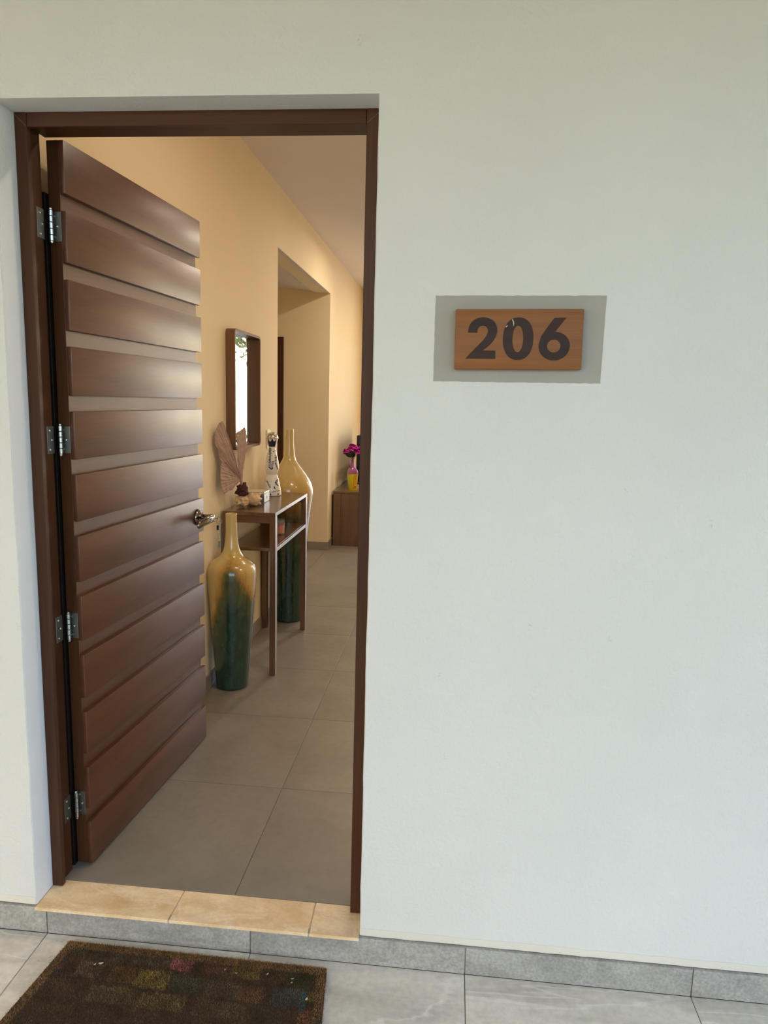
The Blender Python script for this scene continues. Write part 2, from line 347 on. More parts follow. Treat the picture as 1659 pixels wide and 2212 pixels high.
# ------------------------------------------------------------------ big structure: the room
XL, ZC, YB, XR = -.979, 2.822, 7.25, 3.4
OY0, OY1, OZ = 3.0, 5.02, 2.437       # opening into the side hall
fl = thing('floor', (0, 3, 0), 'warm grey porcelain tiled floor inside the flat', 'floor', kind='structure')
bm = NB(); box(bm, -3.5, XR, .113, YB, -.2, -.0025); obj('grout', bm, plain('floor_grout', (.42, .385, .34), .8), fl)
TX, TY = -.389, .708
proto = {}
for i in range(-5, 8):
    for j in range(-1, 11):
        x0, x1, y0, y1 = TX + .6 * i, TX + .6 * (i + 1), TY + .6 * j, TY + .6 * (j + 1)
        x0c, x1c, y0c, y1c = max(x0, -3.4), min(x1, XR), max(y0, .113), min(y1, YB)
        if x1c - x0c < .02 or y1c - y0c < .02: continue
        if x1 < XL - .1 and (y0 < OY0 - .7 or y1 > OY1 + .6): continue
        key = (round(x1c - x0c, 3), round(y1c - y0c, 3))
        if key not in proto:
            bm = NB(); w, h = key; box(bm, -w/2 + .0011, w/2 - .0011, -h/2 + .0011, h/2 - .0011, -.01, 0, .0006, 1)
            o = obj('tile', bm, M['tile_in'], fl, loc=(0, 0, 0)); proto[key] = o.data
        else:
            o = bpy.data.objects.new('tile', proto[key]); COL.objects.link(o); o.parent = fl
        o.location = Vector(((x0c + x1c) / 2, (y0c + y1c) / 2, 0)) - Vector(fl.location)
def structure(name, bm, mat, label, cat):
    return tag(obj(name, bm, mat), label, cat, kind='structure')
bm = NB(); box(bm, XL - .12, XR, WT, YB, ZC, ZC + .1); structure('ceiling', bm, M['ceil_in'], 'smooth pale ceiling of the hall', 'ceiling')
wl = thing('wall_left', (XL, 0, 0), 'warm cream painted wall on the left of the hall with an opening', 'wall', kind='structure')
bm = NB(); box(bm, XL - .15, XL, WT, OY0, 0, ZC); obj('wall_section', bm, M['wall_in'], wl)
bm = NB(); box(bm, XL - .15, XL, OY1, YB, 0, ZC); obj('wall_section', bm, M['wall_in'], wl)
bm = NB(); box(bm, XL - .15, XL, OY0, OY1, OZ + .004, ZC); obj('header', bm, M['wall_in'], wl)
# side hall behind the opening
wh = thing('wall_hall', (-2, OY1, 0), 'tan wall of the side hall seen through the opening', 'wall', kind='structure')
bm = NB(); box(bm, -3.4, XL - .15, OY1, OY1 + .15, 0, 2.75); obj('wall_section', bm, M['wall_in'], wh)
bm = NB(); box(bm, -3.4, XL - .15, OY0 - .15, OY0, 0, 2.75); obj('wall_section', bm, M['wall_in'], wh)
bm = NB(); box(bm, -3.5, -3.4, OY0 - .15, OY1 + .15, 0, 2.75); obj('wall_section', bm, M['wall_in'], wh)
bm = NB()
vs = [bm.verts.new(p) for p in ((XL - .0008, OY0, OZ), (XL - .0008, OY1, OZ), (-3.4, OY1, OZ + .25), (-3.4, OY0, OZ + .25))]
v2 = [bm.verts.new(v.co + Vector((0, 0, .0035))) for v in vs]
bm.faces.new(vs); bm.faces.new(v2)
for q in range(4): bm.faces.new((vs[q], vs[(q + 1) % 4], v2[(q + 1) % 4], v2[q]))
structure('ceiling_hall', bm, M['ceil_in'], 'pale ceiling of the side hall', 'ceiling')
# inner face of the front wall and the right wall
bm = NB(); box(bm, 0.0, XR, WT, WT + .01, 0, ZC); box(bm, XL, 0.0, WT, WT + .01, H, ZC); box(bm, XL, -W, WT, WT + .01, 0, H)
structure('wall_entry', bm, M['wall_in'], 'cream inner face of the entrance wall', 'wall')
bm = NB(); box(bm, XR, XR + .15, WT, YB + .15, 0, ZC); structure('wall_right', bm, M['wall_in'], 'cream wall on the right side of the room', 'wall')
WX0, WX1, WZ1 = -.05, 3.3, 2.42
wb = thing('wall_back', (0, YB, 0), 'cream far wall of the room around the balcony window', 'wall', kind='structure')
bm = NB(); box(bm, XL - .15, WX0, YB, YB + .15, 0, ZC); box(bm, WX1, XR + .15, YB, YB + .15, 0, ZC); box(bm, WX0, WX1, YB, YB + .15, WZ1, ZC)
obj('wall_section', bm, M['wall_in'], wb)
wn = thing('window_1', (WX0, YB, 0), 'wide white sliding balcony window in the far wall', 'window', kind='structure')
bm = NB(); t = .05
box(bm, WX0, WX1, YB + .03, YB + .1, 0, t); box(bm, WX0, WX1, YB + .03, YB + .1, WZ1 - t, WZ1)
for xx in (WX0, WX0 + (WX1 - WX0) / 3 - t / 2, WX0 + 2 * (WX1 - WX0) / 3 - t / 2, WX1 - t): box(bm, xx, xx + t, YB + .03, YB + .1, t, WZ1 - t)
obj('window_frame', bm, M['frame_white'], wn)
for k in range(3):
    a = WX0 + k * (WX1 - WX0) / 3
    bm = NB(); box(bm, a + t / 2, a + (WX1 - WX0) / 3 - t / 2, YB + .06, YB + .064, t, WZ1 - t); obj('pane', bm, M['paleglass'], wn)
bm = NB(); box(bm, -30, 30, YB + .15, 30, -.3, -.05); structure('floor_balcony', bm, M['tile_out'], 'pale terrace outside the balcony window', 'terrace')
# baseboards
def baseboard(name, label, runs):
    b = thing(name, runs[0][0] + (0,), label, 'baseboard', kind='structure')
    for (p0, p1, off) in runs:
        p0 = Vector(p0); p1 = Vector(p1); L = (p1 - p0).length; d = (p1 - p0).normalized(); s = 0.0
        nr = Vector(off); k = 0
        while s < L - .01:
            e = min(s + .6 - (.4 if k == 0 else 0), L)
            a = p0 + d * (s + .001); c = p0 + d * (e - .001)
            bm = NB(); xs = sorted((a.x, c.x, a.x + nr.x, c.x + nr.x)); ys = sorted((a.y, c.y, a.y + nr.y, c.y + nr.y))
            box(bm, xs[0], xs[-1], ys[0], ys[-1], .0005, .078, .001, 1); obj('tile', bm, M['skirt_in'], b, loc=((xs[0] + xs[-1]) / 2, (ys[0] + ys[-1]) / 2, 0)); s = e; k += 1
    return b
baseboard('baseboard_left', 'grey tile skirting along the left wall of the hall', [((XL, WT + .02), (XL, OY0), (.009, 0)), ((XL, OY1), (XL, YB), (.009, 0))])
baseboard('baseboard_hall', 'grey tile skirting of the side hall wall', [((XL + .009, OY1), (-1.415, OY1), (0, -.009))])

# ------------------------------------------------------------------ door frame and door
fr = thing('trim_1', (-W / 2, RV, 0), 'dark mahogany door frame set in the white reveal', 'door frame', kind='structure')
bm = NB(); box(bm, -W, -.909, RV, .100, .0005, H, .0015, 1); box(bm, -W, -.921, .1005, WT - .004, .0005, H, .0015, 1); obj('jamb', bm, M['door_v'], fr, loc=(-.92, .1, 0))
bm = NB(); box(bm, -.038, 0, RV, .100, .0005, H, .0015, 1); box(bm, -.032, 0, .1005, WT + .012, .0005, H, .0015, 1); obj('jamb', bm, M['door_v'], fr, loc=(-.02, .1, 0))
bm = NB(); box(bm, -.9085, -.0385, RV + .0008, .100, 2.130, H, .0015, 1); box(bm, -.916, -.0325, .1035, WT + .012, 2.136, H, .0015, 1); obj('frame_head', bm, M['door_x'], fr, loc=(-.47, .1, 2.13))
bm = NB(); box(bm, XL + .0005, -.9238, WT + .013, .200, .0005, 2.0, .001, 1); obj('gap_blackout', bm, wood('gap_shade', (.08, .05, .035), (.11, .07, .05), axis=2, rough=.6, spec=.2), fr)  # added dark strip that keeps the hinge gap black, not a real casing
# pale mitre lines
bm = NB()
for (xa, xb) in ((-.004, -.036), (-W + .004, -.910)):
    tube(bm, [(xa, RV - .0003, H - .006), (xb, RV - .0003, 2.132)], .0008, 5)
obj('mitre_joint', bm, plain('pale_filler', (.45, .34, .26), .6), fr)

A = Vector((-.869, .185, 0)); B = Vector((-.809, 1.05, 0)); U = (B - A).normalized(); Nn = Vector((U.y, -U.x, 0))
DM = Matrix(((U.x, Nn.x, 0, A.x), (U.y, Nn.y, 0, A.y), (0, 0, 1, 0), (0, 0, 0, 1)))    # local: x along the leaf, y out of its face, z up
DW, DZ0, DZ1, PITCH, GRV = .878, .008, 2.134, .1804, .0440
dr = thing('door_1', tuple(A), 'open mahogany front door faced with twelve broad horizontal boards', 'door', kind='structure')
bm = NB(); box(bm, 0, DW - .012, -.050, -.0155, DZ0, DZ1, .001, 1, DM); obj('leaf', bm, M['door'], dr)
bm = NB(); box(bm, -.0008, .0, -.0495, -.0155, DZ0 + .001, DZ1 - .001, 0, 1, DM); obj('edge_lipping', bm, M['door_v'], dr)
for k in range(12):
    z1 = DZ1 - PITCH * k; z0 = z1 - (PITCH - GRV)
    if k == 11: z0 = DZ0
    bm = NB(); box(bm, 0, DW, -.0154, 0, z0, z1, .0022, 2, DM)
    o = obj('board', bm, M['door'], dr, loc=tuple(A + Vector((0, 0, z0)))); autosmooth(o)
# hinges
HX, HY = -.9055, .172
for k, (za, zb) in enumerate(((1.873, 1.951), (1.294, 1.371), (.743, .820), (.172, .250))):
    h_o = thing('hinge', (HX - A.x, HY - A.y, (za + zb) / 2), None, None); h_o.parent = dr
    C0 = Vector((HX, HY, (za + zb) / 2))
    bm = NB(); box(bm, -.9212, -.9196, .130, HY - .008, za, zb, .0006, 1); obj('frame_plate', bm, M['steel'], h_o)
    bm = NB(); box(bm, -.0016, -.0001, -.0445, -.0155, za, zb, .0006, 1, DM); obj('door_plate', bm, M['steel'], h_o)
    prof = []; zz = za - .006
    n = 5; hgt = (zb - za + .004) / n
    bm = NB(); r = .0052
    for q in range(n):
        a0 = za - .002 + q * hgt
        lathe(bm, HX, HY, [(r * .8, a0 + .0004), (r, a0 + .0016), (r, a0 + hgt - .0016), (r * .8, a0 + hgt - .0004)], 14)
    lathe(bm, HX, HY, [(.003, za - .0075), (.0046, za - .005), (.0046, za - .0025)], 12); lathe(bm, HX, HY, [(.0046, zb + .0025), (.0046, zb + .005), (.003, zb + .0075)], 12)
    obj('barrel', bm, M['knuckle'], h_o, smooth=False)
    bm = NB()
    for q in range(n - 1): lathe(bm, HX, HY, [(.0046, za - .002 + (q + 1) * hgt - .0006), (.0046, za - .002 + (q + 1) * hgt + .0006)], 12)
    obj('washer', bm, M['black'], h_o)
    for q, (dy, zf) in enumerate(((-.034, .15), (-.0245, .5), (-.034, .85))):
        zc = za + (zb - za) * zf
        for side in (0, 1):
            bm = NB(); n2 = 10
            if side:
                c = A + U * (-.0016) + Nn * dy + Vector((0, 0, zc)); ax = -U
            else:
                c = Vector((-.9196, .147 + (.006 if q == 1 else -.004), zc)); ax = Vector((1, 0, 0))
            u = ax.orthogonal().normalized(); v = ax.cross(u)
            rings = [[bm.verts.new(c + ax * hh + (u * math.cos(2 * PI * i / n2) + v * math.sin(2 * PI * i / n2)) * rr) for i in range(n2)] for rr, hh in ((.0036, 0), (.0030, .0012), (.0012, .0006))]
            for a_, b_ in zip(rings, rings[1:]):
                for i in range(n2): bm.faces.new((a_[i], a_[(i + 1) % n2], b_[(i + 1) % n2], b_[i]))
            bm.faces.new(rings[-1]); obj('screw', bm, M['knuckle'], h_o)
# lever handle
hd = thing('handle', (0, 0, 0), None, None); hd.parent = dr
def dloc(x, y, z): return DM @ Vector((x, y, z))
def dlathe(bm, u0, z0, prof, n=32):
    rings = []
    for r, y in prof: rings.append([bm.verts.new(dloc(u0 + r * math.cos(2 * PI * i / n), y, z0 + r * math.sin(2 * PI * i / n))) for i in range(n)])
    for a, b in zip(rings, rings[1:]):
        for i in range(n): bm.faces.new((a[i], a[(i + 1) % n], b[(i + 1) % n], b[i]))
    bm.faces.new(list(reversed(rings[0]))); bm.faces.new(rings[-1])
HU, HZ = .822, .980
bm = NB(); dlathe(bm, HU, HZ, [(.033, .0002), (.0335, .003), (.031, .008), (.024, .012), (.017, .015), (.0145, .022)]); obj('rose', bm, M['nickel'], hd, smooth=True, label='round dark nickel rose')
bm = NB(); dlathe(bm, HU, HZ, [(.0135, .014), (.0135, .040), (.016, .052), (.0155, .066), (.012, .0685)]); obj('neck', bm, M['nickel'], hd, smooth=True)
bm = NB(); pts = []; rad = []
rings = []
for i in range(15):
    t = i / 14; uu = HU + .006 - t * .115; yy = .056 + .006 * math.sin(PI * t) - .010 * t; zz = HZ - .002 - .014 * t * t
    ry = .0135 * (1 - .45 * t) if i < 14 else .002; rz = (.0185 - .005 * t) if i < 14 else .003
    if i == 0: ry *= .4; rz *= .5
    rings.append([bm.verts.new(dloc(uu, yy + ry * math.cos(2 * PI * k / 16), zz + rz * math.sin(2 * PI * k / 16))) for k in range(16)])
for a, b in zip(rings, rings[1:]):
    for k in range(16): bm.faces.new((a[k], a[(k + 1) % 16], b[(k + 1) % 16], b[k]))
bm.faces.new(list(reversed(rings[0]))); bm.faces.new(rings[-1]); obj('lever', bm, M['nickel'], hd, smooth=True, label='dark nickel lever')
# keys in the lock
kc = dloc(HU, .069, HZ)
kr = thing('key_ring', tuple(kc), 'bunch of keys on a ring hanging from the door lever', 'keys')
bm = NB(); box(bm, -.0045, .0045, 0, .014, -.001, .001, .0004, 1, DM @ Matrix.Translation((HU, .062, HZ)))
pts = [dloc(HU, .075, HZ)]
tube(bm, [dloc(HU, .0705, HZ), dloc(HU, .084, HZ)], .0016, 8); tube(bm, [dloc(HU + .008 * math.cos(a), .088 + 0 * a, HZ + .008 * math.sin(a)) for a in [2 * PI * k / 14 for k in range(14)]], .0018, 6, True)
obj('key', bm, M['chrome'], kr)
rc = Vector(dloc(HU - .004, .092, HZ - .012))
bm = NB(); tube(bm, [rc + Vector((.011 * math.cos(a) * .85, .011 * math.cos(a) * .5, .0115 * math.sin(a))) for a in [2 * PI * k / 24 for k in range(24)]], .0009, 6, True); obj('split_ring', bm, M['chrome'], kr)
bm = NB(); c = rc + Vector((-.006, 0, -.028)); box(bm, c.x - .0045, c.x + .0045, c.y - .0012, c.y + .0012, c.z - .008, c.z + .012, .001, 1); obj('spare_key', bm, M['black'], kr, label='small dark key')
bm = NB()
for q in range(13):
    cz = rc.z - .014 - q * .0052; cc = Vector((rc.x + .002 * math.sin(q * .7), rc.y, cz)); fl_ = q % 2
    tube(bm, [cc + Vector(((.0022 * math.cos(a), 0, .0036 * math.sin(a)) if fl_ else (0, .0022 * math.cos(a), .0036 * math.sin(a)))) for a in [2 * PI * k / 8 for k in range(8)]], .0007, 5, True)
obj('chain', bm, M['chrome'], kr)
bm = NB(); c = Vector((rc.x, rc.y, rc.z - .095)); box(bm, c.x - .0042, c.x + .0042, c.y - .0015, c.y + .0015, c.z - .014, c.z + .014, .001, 1); obj('key_tag', bm, M['steel'], kr)

# ------------------------------------------------------------------ number sign
sg = thing('number_sign', (.346, 0, 1.617), 'small wooden plaque reading 206 on the white wall right of the door', 'sign')
SX0, SX1, SZ0, SZ1, SD = .197, .4935, 1.5475, 1.6865, .022
bm = NB(); box(bm, SX0, SX1, -SD, -.0007, SZ0, SZ1, .003, 2); autosmooth(obj('board', bm, M['sign'], sg, loc=((SX0 + SX1) / 2, 0, 1.617)))
def arc(cx, cy, rx, ry, a0, a1, n): return [(cx + rx * math.cos(math.radians(a0 + (a1 - a0) * i / n)), cy + ry * math.sin(math.radians(a0 + (a1 - a0) * i / n))) for i in range(n + 1)]
def strip(bm, P, Q, M_, h=.0005, closed=False):
    n = len(P); top = [(bm.verts.new(M_ @ Vector((p[0], p[1], h))), bm.verts.new(M_ @ Vector((q[0], q[1], h)))) for p, q in zip(P, Q)]
    bot = [(bm.verts.new(M_ @ Vector((p[0], p[1], -.0003))), bm.verts.new(M_ @ Vector((q[0], q[1], -.0003)))) for p, q in zip(P, Q)]
    rng = range(n if closed else n - 1)
    for i in rng:
        j = (i + 1) % n
        bm.faces.new((top[i][0], top[j][0], top[j][1], top[i][1])); bm.faces.new((bot[i][0], bot[i][1], bot[j][1], bot[j][0]))
        bm.faces.new((top[i][0], bot[i][0], bot[j][0], top[j][0])); bm.faces.new((top[i][1], top[j][1], bot[j][1], bot[i][1]))
# digit coordinates in photo-crop units (x right, y down) -> plaque
def DG(pts): return [((p[0] - 352) / (1256 - 352) * (SX1 - SX0) + SX0, SZ1 - (p[1] - 262) / (688 - 262) * (SZ1 - SZ0)) for p in pts]
FS = Matrix.Translation((0, -SD, 0)) @ FR
bm = NB()     # 2
outer = [(443, 428)] + arc(549, 422, 104, 102, 180, 360, 16)[0:0] + [(446, 405), (455, 375), (475, 347), (505, 328), (548, 321), (592, 328), (627, 350), (647, 383), (652, 415), (645, 450), (625, 488), (590, 525), (553, 553)]
inner = [(509, 430)] + [(511, 415), (514, 403), (520, 393), (530, 384), (546, 380), (563, 383), (577, 392), (584, 405), (585, 420), (578, 445), (560, 473), (530, 505), (470, 568)]
strip(bm, DG(spline(outer, 4)), DG(spline(inner, 4)), FS)
strip(bm, DG([(553, 553), (643, 555)]), DG([(428, 613), (643, 614)]), FS, .00052); strip(bm, DG([(553, 553), (556, 556)]), DG([(470, 568), (428, 613)]), FS, .00051)
obj('digit', bm, M['digit'], sg)
bm = NB()     # 0
def sup(cx, cy, rx, ry, n=40, e=2.25): return [(cx + rx * math.copysign(abs(math.cos(2 * PI * i / n)) ** (2 / e), math.cos(2 * PI * i / n)), cy + ry * math.copysign(abs(math.sin(2 * PI * i / n)) ** (2 / e), math.sin(2 * PI * i / n))) for i in range(n)]
strip(bm, DG(sup(801, 471, 108, 150)), DG(sup(799, 472, 38, 93, e=2.1)), FS, closed=True); obj('digit', bm, M['digit'], sg)
bm = NB()     # 6
strip(bm, DG(sup(1057, 522, 110, 101, e=2.0)), DG(sup(1054, 521, 47, 45, e=2.0)), FS, closed=True)
strip(bm, DG([(1050, 325), (1000, 395), (962, 455), (948, 515)]), DG([(1135, 323), (1090, 382), (1052, 432), (1010, 500)]), FS, .00052); obj('digit', bm, M['digit'], sg)
bm = NB(); strip(bm, DG([(752, 335), (760, 350), (766, 382)]), DG([(760, 336), (768, 355), (768, 380)]), FS, .0008); strip(bm, DG([(709, 386), (722, 375)]), DG([(714, 392), (724, 378)]), FS, .0008)
sg.rotation_euler = (0, -.016, 0)
obj('scratch', bm, plain('bare_scratch', (.80, .76, .68), .8), sg, label='pale scratch in the digit')

# ------------------------------------------------------------------ doormat
random.seed(11)
mx0, mx1, my1, my0, mz = -.822, -.080, -.042, -.50, -SK
mat = thing('doormat', ((mx0 + mx1) / 2, (my0 + my1) / 2, mz), 'worn brown coir doormat with faded coloured squares before the door', 'doormat')
def mat_y1(x): return -.040 - .010 * (x - mx0) / (mx1 - mx0)
def xl_at(y): return -.822 - .030 * ((y + .041) / -.268)
bm = NB(); vs = [bm.verts.new(p) for p in ((-.822, -.042, mz + .0005), (-.082, -.050, mz + .0005), (-.036, -.50, mz + .0005), (-.873, -.50, mz + .0005))]
vt = [bm.verts.new(v.co + Vector((0, 0, .010))) for v in vs]
bm.faces.new(vs); bm.faces.new(vt)
for q in range(4): bm.faces.new((vs[q], vs[(q + 1) % 4], vt[(q + 1) % 4], vt[q]))
def mat_material(name):
    m, nt, nd, lk, b = newmat(name)
    at = nd.new('ShaderNodeVertexColor'); at.layer_name = 'dye'; lk.new(at.outputs['Color'], b.inputs['Base Color'])
    b.inputs['Roughness'].default_value = .95; b.inputs['Specular IOR Level'].default_value = .1
    return m
M['mat_base'] = plain('coir_backing', (.24, .18, .12), .95); M['coir'] = mat_material('dyed_coir')
obj('mat_base', bm, M['mat_base'], mat)
SQ = [(-.80, -.065, .10, .05, (.26, .24, .15)), (-.68, -.07, .09, .06, (.22, .20, .16)), (-.56, -.075, .10, .05, (.25, .23, .19)), (-.475, -.085, .062, .048, (.50, .27, .28)),
      (-.385, -.085, .07, .05, (.30, .18, .14)), (-.295, -.088, .08, .05, (.35, .28, .14)), (-.20, -.09, .08, .05, (.22, .17, .11)), (-.145, -.095, .07, .05, (.17, .18, .10)),
      (-.83, -.135, .08, .05, (.19, .20, .22)), (-.80, -.135, .018, .016, (.50, .26, .27)), (-.715, -.135, .07, .05, (.34, .26, .21)), (-.62, -.14, .07, .05, (.36, .24, .13)), (-.535, -.145, .09, .06, (.42, .35, .16)),
      (-.44, -.15, .08, .06, (.20, .22, .15)), (-.34, -.155, .09, .05, (.26, .23, .18)), (-.26, -.16, .07, .05, (.36, .25, .17)), (-.165, -.16, .085, .06, (.22, .24, .235)), (-.125, -.165, .014, .06, (.14, .30, .33)), (-.10, -.15, .03, .03, (.40, .34, .15)),
      (-.78, -.20, .14, .06, (.26, .19, .14)), (-.62, -.205, .12, .05, (.32, .27, .18)), (-.48, -.21, .12, .05, (.35, .29, .17)), (-.33, -.215, .13, .05, (.27, .23, .16)), (-.2, -.22, .1, .05, (.20, .18, .12)), (-.10, -.215, .05, .05, (.38, .23, .15))]
def dye(x, y):
    t = (y + .046) / -.454; a = -.822 - .051 * t; b = -.082 + .046 * t; yt = -.042 - .008 * (x - a) / (b - a)
    d = min(x - a, b - x, yt - y)
    c = Vector((.215, .165, .115))
    for sx, sy, w, h, cc in SQ:
        wx = .006 * mnoise.noise((x * 60, y * 60, 0)); wy = .005 * mnoise.noise((x * 60, y * 60, 4))
        if abs(x + wx - sx) < w / 2 and abs(y + wy - sy) < h / 2: c = c.lerp(Vector(cc), .6)
    if d < .026 + .004 * mnoise.noise((x * 40, y * 40, 9)): c = Vector((.34, .255, .16))
    k = .85 + .45 * mnoise.noise((x * 25, y * 25, 1)) * .5 + random.uniform(-.22, .28)
    return [min(1, max(0, v * k * 1.8)) for v in c]
V, F, Ccol = [], [], []
NF = 125000
for q in range(NF):
    y = -.043 - .455 * random.random() ** 1.25; 
    t = (y + .046) / -.454; a = -.822 - .051 * t; b = -.082 + .046 * t
    x = a + (b - a) * random.random(); yt = -.042 - .008 * (x - a) / (b - a)
    if y > yt: y = yt - random.random() * .004
    L = random.uniform(.005, .009); an = random.uniform(0, 2 * PI); ti = random.uniform(.3, 1.15)
    dx, dy, dz = math.cos(an) * math.sin(ti), math.sin(an) * math.sin(ti), math.cos(ti)
    wa = an + PI / 2 + random.uniform(-.6, .6); w = .0008
    z = mz + .0085; i = len(V)
    V += [(x - w * math.cos(wa), y - w * math.sin(wa), z), (x + w * math.cos(wa), y + w * math.sin(wa), z), (x + dx * L, y + dy * L, z + dz * L)]
    F.append((i, i + 1, i + 2)); c = s2l(dye(x, y)); Ccol += [c, c, c]
ml_ = mat.location
me = bpy.data.meshes.new('pile'); me.from_pydata([(a - ml_.x, b - ml_.y, c - ml_.z) for a, b, c in V], [], F); me.materials.append(M['coir'])
ca = me.color_attributes.new('dye', 'FLOAT_COLOR', 'POINT'); ca.data.foreach_set('color', [v for c in Ccol for v in c])
o = bpy.data.objects.new('pile', me); COL.objects.link(o); o.parent = mat; o['kind'] = 'stuff'
# crumbs of petals on mat and porch floor
def petal(x, y, z, L, w, an, label, grp):
    L *= .75; w *= .75
    bm = NB(); n = 8; vs = [bm.verts.new((x + math.cos(an) * L * math.cos(2 * PI * i / n) - math.sin(an) * w * math.sin(2 * PI * i / n), y + math.sin(an) * L * math.cos(2 * PI * i / n) + math.cos(an) * w * math.sin(2 * PI * i / n), z + .0012 * math.cos(4 * PI * i / n))) for i in range(n)]
    c = bm.verts.new((x, y, z - .0008)); d = bm.verts.new((x, y, z - .0018))
    for i in range(n): bm.faces.new((vs[i], vs[(i + 1) % n], c)); bm.faces.new((vs[(i + 1) % n], vs[i], d))
    tag(obj('petal', bm, M['debris'], None, loc=(x, y, z)), label, 'petal', grp)
zt = mz + .021
PG = 'dry petals on the doormat'
for x, y, L, w, an, lab in ((-.690, -.118, .009, .005, .3, 'largest pale petal, lying on the left part of the coir doormat'), (-.705, -.124, .005, .003, 1.0, 'small pale fleck just left of the largest petal on the doormat'),
        (-.352, -.098, .0045, .002, 1.3, 'upright pale petal right of the pink square on the doormat'), (-.318, -.105, .0045, .0018, .1, 'flat pale petal between two others along the middle of the doormat'),
        (-.235, -.098, .005, .0024, .8, 'pale slanted petal on the plain brown part right of the doormat middle'), (-.165, -.105, .006, .0015, .3, 'thin pale sliver on the doormat above the small petal near its right edge'),
        (-.165, -.118, .004, .002, .9, 'small pale petal under the thin sliver near the right edge of the doormat'), (-.115, -.165, .006, .004, 1.2, 'pale triangular petal beside the blue square, rightmost on the doormat')):
    petal(x, y, zt, L, w, an, lab, PG)
for x, y, L, w, an, lab in ((-.862, -.037, .003, .002, .2, 'left of two tiny pale flecks on the tiles behind the left corner of the doormat'), (-.848, -.038, .0035, .002, .2, 'right of two tiny pale flecks on the tiles behind the left corner of the doormat'),
        (-.850, -.095, .007, .0022, 1.1, 'slanted pale petal on the porch tiles left of the doormat'), (-.872, -.112, .003, .0022, .5, 'tiny pale fleck on the porch tiles, farthest left of the doormat')):
    petal(x, y, mz + .0025, L, w, an, lab, 'dry petals on the porch floor')

# ------------------------------------------------------------------ console table
TX0, TX1, TY0, TY1, TZ = -.968, -.688, 1.787, 2.605, .880
ct = thing('console_table', (-.83, 2.2, 0), 'slim dark walnut console table with an open shelf against the left wall', 'table')
bm = NB(); box(bm, TX0, TX1, TY0, TY1, TZ - .019, TZ, .0012, 1); obj('tabletop', bm, M['walnut'], ct)
bm = NB(); box(bm, TX0 + .02, TX1 - .012, TY0 + .022, TY1 - .022, .672, .690, .001, 1); obj('shelf', bm, M['walnut'], ct)
bm = NB(); box(bm, TX1 - .012, TX1 - .0005, TY0 + .042, TY1 - .042, .670, .690, .001, 1); obj('shelf_rail', bm, M['walnut'], ct)
for yy in (TY0 + .004, TY1 - .024):
    bm = NB(); box(bm, TX0 + .025, TX1 - .031, yy, yy + .02, TZ - .057, TZ - .0195, .001, 1); obj('apron', bm, M['walnut_x'], ct)
for xx in (TX0, TX1 - .031):
    for yy in (TY0 + .0005, TY1 - .0425):
        bm = NB(); box(bm, xx, xx + .031, yy, yy + .042, 0.0005, TZ - .0195, .0012, 1); obj('leg', bm, M['walnut_v'], ct, loc=(xx, yy, 0))

